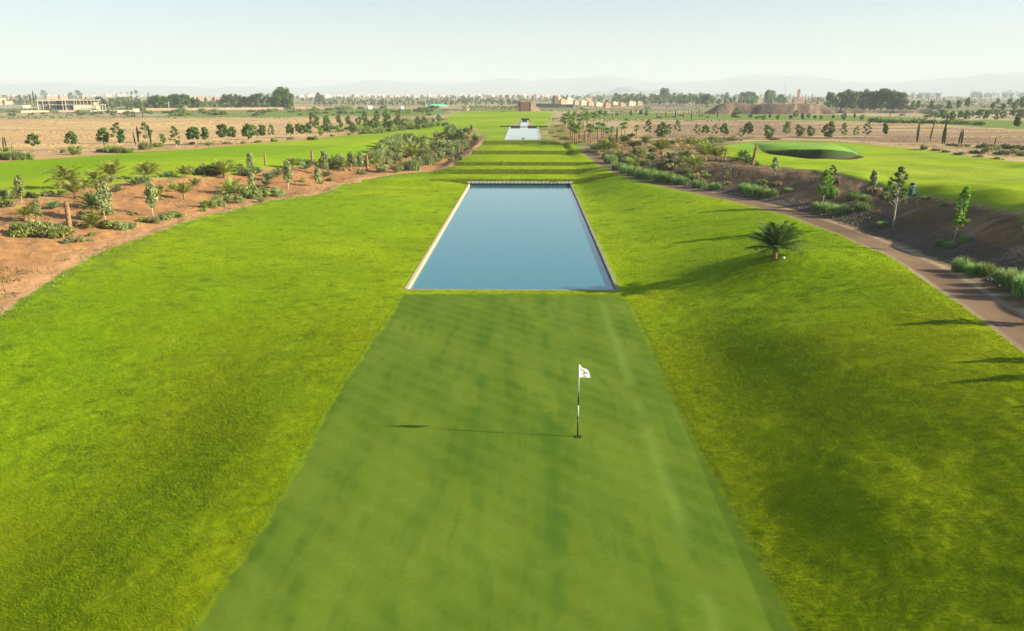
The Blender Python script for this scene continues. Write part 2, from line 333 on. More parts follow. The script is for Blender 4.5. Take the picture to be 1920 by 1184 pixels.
K = cc((.40, .31, .17))                                              # open plain
K = lerp(K, cc((.18, .19, .07)), sm(.42, .60, n_x))
K = lerp(K, cc((.30, .23, .14)), sm(.45, .7, n_st)*.5)
LFc = lerp(cc((.56, .37, .16)), cc((.45, .30, .15)), sm(.35, .6, n_st)); LFc = lerp(LFc, cc((.62, .46, .20)), sm(.52, .68, fbm(GX*.05, GY*.16, 71, 4))*.7)
LFc = lerp(LFc, cc((.46, .27, .135)), sm(8, 1, np.abs(d_lfield)))
RFc = lerp(cc((.30, .205, .12)), cc((.24, .165, .10)), sm(.35, .6, n_st)); RFc = lerp(RFc, cc((.55, .38, .15)), sm(.57, .66, fbm(GX*.02, GY*.14, 73, 4))*.75)
RFc = lerp(RFc, cc((.50, .36, .15)), sm(9, 2, d_rfield+(n_m-.5)*9)*sm(270, 200, GY)*.8)
tf = sm(-1.5, 1.5, d_lfield); K = lerp(K, LFc, tf); tf = sm(-1.5, 1.5, d_rfield+(n_m-.5)*3); K = lerp(K, RFc, tf)
K = lerp(K, cc((.14, .22, .035)), sm(-1, 1.5, d_gs+(n_m-.5)*5)*.9)
SL = lerp(cc((.42, .212, .078)), cc((.34, .170, .068)), sm(.35, .65, n_m)); SL = lerp(SL, cc((.27, .16, .09)), sm(.6, .75, n_s)*.5)
SL = lerp(SL, cc((.44, .245, .115)), sm(2.6, .6, d_lbed)*.8)
SR = lerp(cc((.20, .118, .055)), cc((.145, .086, .042)), sm(.35, .65, n_m)); SR = lerp(SR, cc((.33, .21, .13)), sm(.56, .72, fbm(GX*.5, GY*.9, 77, 4))*.6)
SR = lerp(SR, cc((.36, .27, .12)), sm(95, 125, GY)*sm(.4, .6, n_m)*.8)
K = lerp(K, SR, sm(-.4, .4, d_rb+jit)); K = lerp(K, lerp(cc((.17, .23, .03)), cc((.36, .30, .10)), sm(.45, .6, n_m)), sm(-2, 2, sdist(GST[4], GX, GY, 12)+(n_m-.5)*9)*.9); K = lerp(K, SL, sm(-.3, .3, d_lbed+jit*.6))
LW = lerp(cc((.190, .300, .004)), cc((.255, .345, .005)), sm(.35, .65, n_l)); LW = lerp(LW, cc((.165, .240, .005)), sm(.50, .70, n_m)*.55)
LW = lerp(LW, cc((.095, .165, .005)), sm(.60, .78, fbm(GX*1.1, GY*2.2, 91, 4))*.75); LW = lerp(LW, cc((.33, .37, .02)), sm(.62, .8, n_s)*.3)
LW = lerp(LW, cc((.205, .225, .004)), sm(.38, .60, fbm(GX*.10+3, GY*.08, 211, 4)+.22*sm(40, 18, GY)-.08)*sm(46, 30, GY)*.6)  # near lawn painted darker olive towards the camera, standing in for corner shading
LW = lerp(LW, cc((.31, .35, .006)), sm(1.9, .5, np.abs(-d_green-1.2))*sm(.35, .6, n_m)*(GX > 0)*.5)
dl = np.maximum(-d_lbed, 0)
LW = lerp(LW, cc((.13, .19, .02)), sm(4.0, .3, dl)*sm(.40, .6, n_s)*(GX < -5)*(GY > 30)*.8)
d_pl = np.where(GY < 135, xpath(GY)-1.3-GX, 9)
FWc = lerp(cc((.19, .31, .008)), cc((.27, .36, .014)), sm(.4, .6, fbm(GX*.03, GY*.10, 93, 4))); FWc = lerp(FWc, cc((.31, .35, .05)), sm(.55, .7, n_st)*.5)
sL = sm(-.5, .5, d_lf+jit*.8+(n_m-.5)*8*(GY > 150))*(GY > 60); sR = sm(-.35, .35, d_rf+jit*.5)
d_lawn = sdist(LAWNP, GX, GY, 4)
lawn_w = sm(-.12, .12, d_lawn+jit*.55*(GX < -7)); in_lawn = lawn_w > .5
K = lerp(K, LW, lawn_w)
K = lerp(K, FWc, sL*(~in_lawn)); K = lerp(K, FWc, sR)
K = lerp(K, cc((.20, .36, .055)), sm(-.5, .5, d_rg))
tee = sm(0, 1, zc(GY)-.0)*(GY > 93)*(GY < 142)
GRc = lerp(cc((.092, .152, .012)), cc((.128, .190, .018)), sm(.3, .7, fbm(GX*.75+GY*.28, GY*.34-GX*.1, 95, 4)))
GRc = lerp(GRc, cc((.048, .115, .010)), sm(.50, .72, fbm((GX+GY*.01)*2.3+n_m*1.5, GY*.42, 97, 5))*.42)
GRc = lerp(GRc, cc((.155, .225, .03)), sm(.2, .95, np.sin((GX*.95+GY*1.0)*5.4+n_m*1.2)*.5+.5)*.20)
GRc = lerp(GRc, cc((.145, .220, .022)), (np.sin(GX*4.2)>0)*.14)
GRc = GRc*(.93+.14*fbm(GX*9, GY*9, 131, 2))[..., None]
seam = np.exp(-((GX-.55-.02*GY*.4)/.22)**2)*.6+np.exp(-((GX+1.7+.0*GY)/.35)**2)*.4+np.exp(-((GX-3.5)/.25)**2)*.0
GRc = lerp(GRc, cc((.05, .125, .012)), np.clip(seam, 0, 1)*sm(.40, .62, fbm(GX*1.3, GY*.9, 99, 4))*.9)
GRc = lerp(GRc, cc((.20, .28, .045)), np.exp(-((GX-3.75)/.22)**2)*.45*sm(.3, .55, n_m))
tg = sm(-.10, .10, d_green+(n_f-.5)*.25); K = lerp(K, GRc, tg)
K = lerp(K, cc((.075, .15, .012)), np.exp(-((d_green+.12)/.10)**2)*.45)
PT = lerp(cc((.225, .142, .080)), cc((.17, .106, .062)), sm(.35, .65, n_m)); PT = lerp(PT, cc((.38, .29, .21)), sm(.3, .06, np.abs(dp-.05))*.35)
tp = sm(-.04, .04, dp); K = lerp(K, PT, tp)
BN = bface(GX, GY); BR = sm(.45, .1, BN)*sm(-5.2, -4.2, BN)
K = lerp(K, cc((.030, .070, .010)), sm(.5, .25, BN)*sm(-.5, -.1, BN)); K = lerp(K, cc((.055, .035, .022)), sm(0, -.25, BN)*sm(-5.0, -4.2, BN))  # bunker bank and floor painted dark to carry their shade
# riser faces: shade of the banks painted in as a darker, browner colour
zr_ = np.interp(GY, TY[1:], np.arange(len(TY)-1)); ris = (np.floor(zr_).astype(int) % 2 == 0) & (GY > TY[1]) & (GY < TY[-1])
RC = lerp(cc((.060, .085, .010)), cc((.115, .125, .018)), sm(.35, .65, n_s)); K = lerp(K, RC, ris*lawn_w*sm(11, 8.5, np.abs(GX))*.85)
# micro relief
lwm = lawn_w*(1-tg)*(1-tp)
fade = sm(180, 60, GY)
HZ = HZ+lwm*fade*((fbm(GX*4.2, GY*4.2, 101, 3)-.5)*.022+(fbm(GX*1.7, GY*2.2, 103, 2)-.5)*.045*sm(.35, .6, fbm(GX*.12, GY*.12, 105, 2)))*np.clip(-d_green*3, 0, 1)
HZ = HZ+tg*(fbm(GX*.25, GY*.25, 107, 2)-.5)*.05*np.clip(d_green*.5, 0, 1)*sm(.3, 1.5, np.hypot(GX-1.57, GY-22.35))
HZ = HZ+sm(.1, .8, np.maximum(d_rb, d_lbed))*np.where(GX > 0, sm(3.2, 6, GX-xpath(GY)), 1)*(1-tp)*((fbm(GX*1.4, GY*1.4, 109, 4)-.5)*.16+(fbm(GX*.35, GY*.35, 113, 3)-.5)*.35)
edge_lip = np.exp(-((d_rf-.15)/.2)**2)*.0; HZ = HZ+sm(-.05, .15, d_rf)*.10*sm(6, 0, d_rf)*(GY < 110)
HZ = np.where(np.abs(BN) < 6, H(GX, GY), HZ)
# categories per face
cx = (GX[:-1, :-1]+GX[1:, 1:])/2; cy = (GY[:-1, :-1]+GY[1:, 1:])/2
def fc(a): return (a[:-1, :-1]+a[1:, 1:]+a[1:, :-1]+a[:-1, 1:])/4
cat = np.full(cx.shape, 6)                                            # plain
cat[(fc(d_lfield) > 0)] = 4; cat[(fc(d_rfield) > 0)] = 5
cat[fc(d_gs) > 0] = 8
cat[fc(d_rb) > 0] = 3; cat[fc(d_lbed) > 0] = 2
cat[fc(sL) > .5] = 1; cat[fc(sR) > .5] = 7; cat[fc(lawn_w) > .5] = 0; cat[fc(d_green) > 0] = 9; cat[fc(dp) > 0] = 10
cat[fc(d_rg) > 0] = 11; cat[fc(BR) > .5] = 12
for Pq in (POOL1, POOL2, POOL3):
    g = .06
    def side(Xv, Yv):
        xl_ = np.interp(Yv, [Pq[0][1], Pq[3][1]], [Pq[0][0], Pq[3][0]]); xr_ = np.interp(Yv, [Pq[0][1], Pq[3][1]], [Pq[1][0], Pq[2][0]])
        return (Xv > xl_-g) & (Xv < xr_+g) & (Yv > Pq[0][1]-.01) & (Yv < Pq[3][1]+.01)
    ins = side(GX, GY); a_ = ins[:-1, :-1] | ins[1:, :-1] | ins[:-1, 1:] | ins[1:, 1:]
    a_ &= (cy > Pq[0][1]) & (cy < Pq[3][1]); cat[a_] = -1
CATS = {0: ('lawn', 'lawn', 'yellow green mown lawn on both sides of the long pool'), 1: ('fairway', 'lawn', 'light green fairway running behind the sandy bed of palms'),
        2: ('soil_bed', 'soil', 'orange soil bed planted with young palms and olives'), 3: ('soil_bank', 'soil', 'dark brown soil bank beside the curving path'),
        4: ('dry_field', 'field', 'golden dry stubble field behind the row of round saplings'), 5: ('dry_field', 'field', 'grey brown dry field behind the raised golf green'),
        6: ('plain', 'field', 'flat scrubby plain stretching to the horizon'), 7: ('fairway', 'lawn', 'bright sloping fairway with the dark bunker'), 8: ('rough_grass', 'lawn', 'thin green strips of grass crossing the plain'),
        9: ('putting_green', 'green', 'smooth putting green with the flag, in front of the pool'), 10: ('path', 'path', 'curving brown path between lawn and soil bank'),
        11: ('raised_green', 'green', 'pale smooth green above the bunker'), 12: ('bunker', 'soil', 'dark shaded bunker hollow below the pale green')}
VI = np.arange(NR*NC).reshape(NR, NC)
quads = np.stack([VI[:-1, :-1], VI[:-1, 1:], VI[1:, 1:], VI[1:, :-1]], -1)
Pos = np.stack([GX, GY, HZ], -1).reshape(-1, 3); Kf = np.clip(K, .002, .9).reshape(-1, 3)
for k, (nm, mt, lb) in CATS.items():
    q = quads[cat == k].reshape(-1, 4)
    if not len(q): print('EMPTY', nm); continue
    used, inv = np.unique(q, return_inverse=True); inv = inv.reshape(-1, 4)
    me = bpy.data.meshes.new(nm); me.vertices.add(len(used)); me.vertices.foreach_set('co', Pos[used].astype(np.float32).ravel())
    me.loops.add(inv.size); me.loops.foreach_set('vertex_index', inv.astype(np.int32).ravel())
    me.polygons.add(len(inv)); me.polygons.foreach_set('loop_start', np.arange(len(inv), dtype=np.int32)*4); me.polygons.foreach_set('loop_total', np.full(len(inv), 4, np.int32))
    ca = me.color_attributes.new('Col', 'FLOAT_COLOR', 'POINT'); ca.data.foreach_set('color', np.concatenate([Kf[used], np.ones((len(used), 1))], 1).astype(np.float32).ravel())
    me.polygons.foreach_set('use_smooth', np.ones(len(inv), bool)); me.materials.append(M[mt]); me.update(calc_edges=True)
    o = bpy.data.objects.new(nm, me); C.objects.link(o); tag(o, lb, 'ground', kind='structure')
def ground(x, y):
    r = int(np.clip(np.searchsorted(ROWS, y)-1, 0, NR-2)); c = int(np.clip(np.searchsorted(COLS, x/y)-1, 0, NC-2))
    fr = min(1, max(0, (y-ROWS[r])/(ROWS[r+1]-ROWS[r]))); f_ = min(1, max(0, (x/y-COLS[c])/(COLS[c+1]-COLS[c])))
    return float((HZ[r, c]*(1-f_)+HZ[r, c+1]*f_)*(1-fr)+(HZ[r+1, c]*(1-f_)+HZ[r+1, c+1]*f_)*fr)
def groundv(x, y):
    r = np.clip(np.searchsorted(ROWS, y)-1, 0, NR-2); c = np.clip(np.searchsorted(COLS, x/y)-1, 0, NC-2)
    fr = np.clip((y-ROWS[r])/(ROWS[r+1]-ROWS[r]), 0, 1); f_ = np.clip((x/y-COLS[c])/(COLS[c+1]-COLS[c]), 0, 1)
    return (HZ[r, c]*(1-f_)+HZ[r, c+1]*f_)*(1-fr)+(HZ[r+1, c]*(1-f_)+HZ[r+1, c+1]*f_)*fr, r, c
# short real blades over the near lawns: nobody could count them
def quadmesh(name, Q, mat):
    n = len(Q); me = bpy.data.meshes.new(name); me.vertices.add(n*4); me.vertices.foreach_set('co', Q.reshape(-1).astype(np.float32))
    me.loops.add(n*4); me.loops.foreach_set('vertex_index', np.arange(n*4, dtype=np.int32)); me.polygons.add(n); me.polygons.foreach_set('loop_start', np.arange(n, dtype=np.int32)*4); me.polygons.foreach_set('loop_total', np.full(n, 4, np.int32))
    me.polygons.foreach_set('use_smooth', np.zeros(n, bool)); me.materials.append(mat); me.update(calc_edges=True); o = bpy.data.objects.new(name, me); C.objects.link(o); return o
rb_ = np.random.default_rng(3); nb = 900000
by_ = 11.5*(75/11.5)**rb_.random(nb); bx_ = by_*(rb_.random(nb)*1.6-.8); bz_, br_, bc_ = groundv(bx_, by_)
ok = (lawn_w[br_, bc_] > .6) & (d_green[br_, bc_] < -.06) & (dp[br_, bc_] < -.1) & ((bx_ < POOL1[0][0]-.4) | (bx_ > POOL1[1][0]+.4) | (by_ < POOL1[0][1]-.3))
ok &= rb_.random(nb) < np.clip((68-by_)/34, 0, 1)
ok &= fbm(bx_*.9, by_*.9, 201, 3)+.25*rb_.random(nb) > .42
bx_, by_, bz_ = bx_[ok], by_[ok], bz_[ok]; n_ = len(bx_); sc_ = by_/20
a_ = rb_.random(n_)*6.283; hgt = .034*sc_**.6*(.5+rb_.random(n_)); wd = .0065*sc_**.8*(.6+.8*rb_.random(n_)); ln = hgt*(.3+1.2*rb_.random(n_)); la = rb_.normal(size=n_)*1.1+2.6
P0 = np.stack([bx_, by_, bz_-.004], 1); Wv = np.stack([np.cos(a_)*wd, np.sin(a_)*wd, 0*wd], 1); Tv = np.stack([np.cos(la)*ln, np.sin(la)*ln, hgt], 1)
o = quadmesh('grass', np.stack([P0-Wv, P0+Wv, P0+Tv+Wv*.3, P0+Tv-Wv*.3], 1), M['lawnblade']); tag(o, 'short yellow green grass blades covering the near lawns', 'grass', kind='stuff')
def scatter(name, label, mat, n, y0, y1, xr, test, hf, wf, leanf, seed):
    q = np.random.default_rng(seed); y = y0*(y1/y0)**q.random(n); x = y*(xr[0]+(xr[1]-xr[0])*q.random(n)); z, r, c = groundv(x, y); k = test(x, y, r, c, q); x, y, z = x[k], y[k], z[k]; m_ = len(x)
    a = q.random(m_)*6.283; h = hf(y)*(.4+q.random(m_)); w_ = wf(y)*(.6+.8*q.random(m_)); l_ = h*leanf*q.normal(size=m_); b = q.random(m_)*6.283
    P = np.stack([x, y, z-.01], 1); Wv = np.stack([np.cos(a)*w_, np.sin(a)*w_, 0*w_], 1); T = np.stack([np.cos(b)*l_, np.sin(b)*l_, h], 1)
    o = quadmesh(name, np.stack([P-Wv, P+Wv, P+T+Wv*.3, P+T-Wv*.3], 1), mat); tag(o, label, 'grass', kind='stuff')
scatter('weeds', 'dark ragged weeds along the border of lawn and orange soil', M['shrub'], 60000, 30, 110, (-.72, -.05), lambda x, y, r, c, q: (np.abs(d_lbed[r, c]+.25) < .75*q.random(len(x))) & (fbm(x*.6, y*.6, 301, 3) > .47), lambda y: .09+0*y, lambda y: .010+.0004*y, .7, 31)
scatter('weeds', 'thin weeds scattered over the dark soil bank', M['scrub'], 60000, 22, 130, (.02, .75), lambda x, y, r, c, q: (d_rb[r, c] > .3) & (fbm(x*.5, y*.5, 303, 4) > .60), lambda y: .12+0*y, lambda y: .012+.0004*y, .8, 32)
scatter('weeds', 'thin weeds scattered over the orange soil bed', M['scrub'], 50000, 30, 130, (-.75, 0), lambda x, y, r, c, q: (d_lbed[r, c] > .3) & (fbm(x*.5, y*.5, 305, 4) > .62), lambda y: .12+0*y, lambda y: .012+.0004*y, .8, 33)
scatter('stubble', 'golden stubble tufts over the dry fields', M['stubble'], 70000, 110, 420, (-.75, .75), lambda x, y, r, c, q: (np.maximum(d_lfield[r, c], d_rfield[r, c]) > .5) & (fbm(x*.05, y*.16, 71, 4) > .53), lambda y: .09+0*y, lambda y: .0011*y, 1.6, 34)
scatter('stubble', 'tufts of scrub on the open plain', M['scrub'], 36000, 230, 1200, (-.75, .75), lambda x, y, r, c, q: (np.maximum(d_lfield[r, c], d_rfield[r, c]) < 0) & (cat[r, c] == 6) & (fbm(x*.02, y*.03, 307, 4) > .52), lambda y: .3+0*y, lambda y: .0013*y, 1.2, 35)
scatter('grass', 'longer grass on the terrace banks', M['lawnblade'], 120000, 92, 146, (-.12, .14), lambda x, y, r, c, q: (ris[r, c]) & (lawn_w[r, c] > .6), lambda y: .14+0*y, lambda y: .022+0*y, .8, 36)
W0 = W
def W(px, py, zoff=0.0):
    x, y, z = W0(px, py); return x, y, ground(x, y)
del GX, K, SL, SR, LW, FWc, GRc, RC, PT
# ------------------------------------------------------------------ pools
def pool(Pq, z, curb, lab, wlab, cw=.28, top=.03, sides=('l', 'r', 'n')):
    g = G(); g.add([(Pq[0][0], Pq[0][1], z), (Pq[1][0], Pq[1][1], z), (Pq[2][0], Pq[2][1], z), (Pq[3][0], Pq[3][1], z)], [(0, 1, 2, 3)])
    w = g.build('water', M['water']); tag(w, wlab, 'water', kind='structure')
    root = empty('pool_curb', (float(Pq[:, 0].mean()), float(Pq[0][1]), z)); tag(root, lab, 'pool edge'); o = root.location
    def strip(p, q, mat, nm, out):
        p = np.array([p[0]-o.x, p[1]-o.y]); q = np.array([q[0]-o.x, q[1]-o.y]); d = q-p; L = np.linalg.norm(d); d /= L; n = np.array([d[1], -d[0]])*out
        g = G(); nseg = max(1, int(L/2.0))
        for i in range(nseg):
            a = p+d*(L*i/nseg+.006); b = p+d*(L*(i+1)/nseg-.006); zt = top+random.uniform(-.004, .004)
            V = [(*a, -.5), (*b, -.5), (*(b+n*cw), -.5), (*(a+n*cw), -.5), (*a, zt-z), (*b, zt-z), (*(b+n*cw), zt-z), (*(a+n*cw), zt-z)]
            g.add(V, [(0, 3, 2, 1), (4, 5, 6, 7), (0, 1, 5, 4), (1, 2, 6, 5), (2, 3, 7, 6), (3, 0, 4, 7)])
        return g.build(nm, mat, root)
    ey = np.array([0, cw])
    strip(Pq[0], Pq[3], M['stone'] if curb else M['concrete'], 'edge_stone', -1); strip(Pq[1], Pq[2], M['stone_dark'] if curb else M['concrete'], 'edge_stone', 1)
    return root
POOLZ = [WZ, W2, W3]
pool(POOL1, WZ, True, 'cream stone edge running along the long near pool', 'long calm blue pool beyond the putting green', .19, .03)
pool(POOL2, W2, False, 'thin pale edge of the short white looking second pool', 'short pale pool above the grass terraces', .4, ZT+.03)
pool(POOL3, W3, False, 'thin edge of the narrow farthest channel', 'narrow farthest channel of water', .3, ZT+.08)
# near lip
g = G(); x0, x1, y = POOL1[0][0], POOL1[1][0], POOL1[0][1]
g.box(x0-.2, x1+.2, y-.22, y, -.6, .012); o = g.build('pool_lip', M['stone_dark']); tag(o, 'low dark edge between putting green and long pool', 'pool edge')
# stone weir wall at the far end
r = empty('retaining_wall', (0, yF, 0)); tag(r, 'low wall of pale blocks closing the far end of the long pool', 'wall')
xa, xb = POOL1[3][0]-.3, POOL1[2][0]+.3
g = G(); g.box(xa, xb, 0, .5, -.7, .02); g.build('wall_face', M['wallface'], r)
g = G(); n = 27; st_ = (xb-xa)/n
for i in range(n):
    a = xa+st_*i+.035; b = xa+st_*(i+1)-.035; zt = .25+random.uniform(-.015, .015); g.box(a, b, -.04, .52, .10, zt)
g.build('coping', M['coping'], r)
g = G(); g.box(xa, xb, .03, .5, .02, .24); g.build('dark_band', M['wallface'], r)
for i in range(n+1):
    pass
# headwalls of the farther pools
g = G(); yy = POOL2[2][1]; g.box(-7.0, -1.85, yy, yy+.5, ZT-.3, ZT+.28); g.box(.02+.1, 5.2, yy, yy+.5, ZT-.3, ZT+.28); g.box(-1.85, .12, yy, yy+.5, ZT-.4, ZT+.02)
o = g.build('headwall', M['wallface']); tag(o, 'thin dark wall line at the far end of the second pool', 'wall')
g = G(); yy = POOL3[2][1]; g.box(-1.9, .5, yy, yy+.5, ZT-.3, ZT+.55); g.box(-2.1, .7, yy-.1, yy+.6, ZT+.55, ZT+.63); o = g.build('headwall', M['wallface']); tag(o, 'small dark wall closing the narrow farthest channel', 'wall')
g = G(); x, y, z = W(982, 259.6); th = np.linspace(0, 2*np.pi, 13)[:-1]
g.add([(x+.45*math.cos(a)*r_, y+.45*math.sin(a)*r_, W2+h) for h, r_ in ((-.05, 1), (.10, .8), (.16, .25)) for a in th], [(i, (i+1) % 12, 12+(i+1) % 12, 12+i) for i in range(12)]+[(12+i, 12+(i+1) % 12, 24+(i+1) % 12, 24+i) for i in range(12)]+[tuple(range(24, 36))])
o = g.build('floating_buoy', M['grey'], smooth=True); tag(o, 'small grey float on the short second pool', 'float')
# ------------------------------------------------------------------ flagstick
x, y, z = W(1083, 819); fx, fy = x, y
r = empty('golf_flagstick', (x, y, z)); tag(r, 'black and white golf flagstick with white flag standing in the hole', 'flagstick')
HT = 2.32
def seg(a, b, m, rad=.016): g = G(); g.tube([(0, 0, a), (0, 0, b)], [rad, rad], 10); return g.build('pole_section', m, r, True)
seg(-.05, .66, M['black'], .021); seg(.66, 1.02, M['stickw']); seg(1.02, 1.42, M['black'], .020); seg(1.42, HT, M['stickw'], .013)
# white collar ring between the two white bands, hole cup rim
g = G(); g.tube([(0, 0, .86), (0, 0, .88)], [.022, .022], 10); g.build('collar', M['metal'], r)
cup = G(); th = np.linspace(0, 2*np.pi, 25)[:-1]
cup.add([(a_*math.cos(t), a_*math.sin(t), h) for a_, h in ((.135, .006), (.085, .014), (.078, -.02)) for t in th], [(i, (i+1) % 24, 24+(i+1) % 24, 24+i) for i in range(24)]+[(24+i, 24+(i+1) % 24, 48+(i+1) % 24, 48+i) for i in range(24)]+[tuple(range(48, 72))])
o = cup.build('hole_cup', M['black'], smooth=False); o.location = (x, y, z); tag(o, 'round dark hole cup at the foot of the flagstick', 'hole cup')
# flag cloth: (distance from pole, height) outline read from the photograph; gently waved
mt, nt, b = newmat('flag_cloth'); b.inputs['Base Color'].default_value = (.80, .80, .79, 1); b.inputs['Roughness'].default_value = .8
tr = nt.nodes.new('ShaderNodeBsdfTranslucent'); tr.inputs[0].default_value = (.8, .8, .78, 1); ms = nt.nodes.new('ShaderNodeMixShader'); ms.inputs[0].default_value = .3
nt.links.new(b.outputs[0], ms.inputs[1]); nt.links.new(tr.outputs[0], ms.inputs[2]); nt.links.new(ms.outputs[0], nt.nodes['Material Output'].inputs[0])
def flag_pt(u, v):     # u along the fly 0..1, v up 0..1
    top = 2.31-.30*u-.03*math.sin(u*6); bot = 1.89-.045*u
    xx = .012+(.335+.03*(1-v))*u+.0; yy = .045*math.sin(u*7+v*2)*u
    if u > .97: xx += (.02 if v < .35 else -.0)
    yy *= .5
    return (xx*.90-yy*.42, xx*.42+yy*.9, bot+(top-bot)*v)
g = G(); nu, nv = 18, 10
g.add([flag_pt(i/nu, j/nv) for i in range(nu+1) for j in range(nv+1)], [(i*(nv+1)+j, (i+1)*(nv+1)+j, (i+1)*(nv+1)+j+1, i*(nv+1)+j+1) for i in range(nu) for j in range(nv)])
fl = g.build('flag', mt, r, True); m = fl.modifiers.new('t', 'SOLIDIFY'); m.thickness = .002
# lettering on the cloth: large looped word above a small word, drawn as ink strokes riding the cloth
g = G()
def stroke(pts, w):
    P = [flag_pt(u, v) for u, v in pts]
    for (u0, v0), (u1, v1) in zip(pts[:-1], pts[1:]):
        a = np.array(flag_pt(u0, v0)); c = np.array(flag_pt(u1, v1)); d = c-a; n = np.cross(d, (.42, -.90, 0)); n = n/(np.linalg.norm(n)+1e-9)*w
        for s in (-.0035,):
            off = np.array([-s*.42*1.2, s*.9*1.2, 0]); g.addq([[a-n+off, c-n+off, c+n+off, a+n+off]])
# a looped capital C-like swash followed by small letters
stroke([(.13+.0*t, .8) for t in (0, 1)], .003)
sw = [(.30+.17*math.cos(t)-.0*t, .60+.22*math.sin(t)) for t in np.linspace(2.6, -2.0, 16)]; stroke(sw, .0055)
stroke([(.13, .82), (.10, .72), (.13, .62), (.20, .60)], .005); stroke([(.30, .40), (.24, .34), (.20, .40)], .004)
for i, u in enumerate((.50, .57, .64, .71, .78, .85)):
    hgt = .26 if i in (0, 3) else .16
    stroke([(u, .46), (u+.0, .46+hgt)], .0035); stroke([(u, .46+hgt), (u+.04, .46+hgt-.02), (u+.04, .48)], .0028)
g.build('lettering', M['black'], fl); g = G()
for i, u in enumerate((.42, .50, .58, .66, .74)):
    stroke([(u, .16), (u, .26)], .0030); stroke([(u, .26 if i % 2 else .16), (u+.045, .26 if i % 2 else .16), (u+.045, .21)], .0026)
g.build('lettering', M['black'], fl)
# ------------------------------------------------------------------ plant prototypes (height 1 m unless noted), several variants each
def rnd(a, b): return random.uniform(a, b)
def leafcloud(g, centers, radii, n, size, squash=1., jitter=.35, mi=0, shell=.55, elong=1.6):
    centers = np.array(centers, float); radii = np.array(radii, float); w = radii**2; w /= w.sum()
    k = RNG.choice(len(centers), n, p=w); u = RNG.normal(size=(n, 3)); u /= np.linalg.norm(u, axis=1)[:, None]
    rr = (shell+(1-shell)*RNG.random(n)**.6)[:, None]*(1+jitter*(RNG.random(n)[:, None]-.5))
    p = centers[k]+u*radii[k][:, None]*rr*np.array([1, 1, squash])
    nr = u+RNG.normal(size=(n, 3))*.7; nr /= np.linalg.norm(nr, axis=1)[:, None]
    a = np.cross(nr, RNG.normal(size=(n, 3))); a /= np.linalg.norm(a, axis=1)[:, None]; b = np.cross(nr, a)
    s = size*(.6+.8*RNG.random(n))[:, None]
    q = np.stack([p-a*s*elong*.5, p-b*s*.45, p+a*s*elong*.5, p+b*s*.45], 1); g.addq(q, mi)
PROTO = {}
def proto(kind, build, n=3):
    L = []
    for i in range(n):
        parts = build(i); hh = parts.pop('_h', 1.0); L.append((parts, hh))
    PROTO[kind] = L
def mesh_of(g, name, mat, smooth=False):
    o = g.build(name, mat, None, smooth); me = o.data; bpy.data.objects.remove(o); return me
def frond(g, base, az, el, L, droop, wid=.14, n=16, stiff=.5, up=(0, 0, 1)):
    """curved rachis with leaflets on both sides"""
    P = []; p = np.array(base, float); e = el; ds = L/n
    for i in range(n+1):
        P.append(p.copy()); d = np.array([math.cos(az)*math.cos(e), math.sin(az)*math.cos(e), math.sin(e)]); p = p+d*ds; e -= droop*(i/n)**1.1*2/n
    s = np.array([-math.sin(az), math.cos(az), 0]); qs = []
    for i in range(1, n):
        a, c = P[i], P[i+1]; r = .010*L*(1.4-i/n); qs.append([a-s*r, a+s*r, c+s*r*.8, c-s*r*.8])
    for i in range(2, n+1):
        t = i/n; wl = wid*L*(.35+1.3*math.sin(min(1, t*1.05)*math.pi*.78))*(1 if t < .95 else .8); d = (P[i]-P[i-1]); d /= np.linalg.norm(d)+1e-9; nn = np.cross(s, d)
        for sg in (-1, 1):
            for k in (0, .5):
                b = P[i]-d*ds*k; tip = b+s*sg*wl*rnd(.8, 1.1)+d*wl*rnd(.6, .9)+nn*wl*rnd(.1, .45)
                w = ds*.30; qs.append([b-d*w, b+d*w, tip+d*w*.2, tip-d*w*.2])
    g.addq(qs)
def palm(i, nf=26, el0=.35, el1=1.45, droop=1.0, trunk=.28, tr=.055, lean=0., wid=.15, dead=0, mat='date'):
    g = G(); tg_ = G(); dg = G(); top = np.array([lean, 0, trunk]); ps = [(0, 0, -.06), (lean*.3, 0, trunk*.5), tuple(top)]
    tg_.tube(ps, [tr*1.25, tr, tr*1.05], 9)
    for k in range(int(30*trunk/.28)):   # stubs of cut leaves
        a = rnd(0, 6.28); h = rnd(0, trunk); c = np.array([lean*h/max(trunk, .01), 0, h]); o_ = np.array([math.cos(a), math.sin(a), 0])
        b = c+o_*tr*.9; t = b+o_*tr*.55+np.array([0, 0, tr*.9]); s = np.array([-o_[1], o_[0], 0])*tr*.25; tg_.addq([[b-s, b+s, t+s*.6, t-s*.6]])
    for k in range(nf):
        az = k*2.39996+rnd(-.3, .3); t = (k+.5)/nf; el = el0+(el1-el0)*t+rnd(-.12, .12); L = (1-trunk)*rnd(.85, 1.12)*(.95 if t < .8 else .85)
        frond(g, top+np.array([math.cos(az), math.sin(az), 0])*tr*.5, az, el, L, droop*rnd(.7, 1.25), wid)
    for k in range(dead):
        az = rnd(0, 6.28); frond(dg, top-np.array([0, 0, tr]), az, rnd(-.3, .3), (1-trunk)*.75, 1.6, wid*.8, 9)
    d = {'crown': mesh_of(g, 'crown', M[mat]), 'trunk': mesh_of(tg_, 'trunk', M['palmtrunk'], True)}
    if dead: d['dead_leaves'] = mesh_of(dg, 'dead_leaves', M['datedry'])
    d['_h'] = 1.0
    return d
proto('date', lambda i: palm(i, [28, 24, 32, 22][i], [.25, .55, .45, .1][i], 1.45, [1.1, .8, .9, 1.4][i], [.24, .30, .22, .28][i], .05, [0, .03, 0, .08][i], .14, [3, 2, 3, 5][i]), 4)
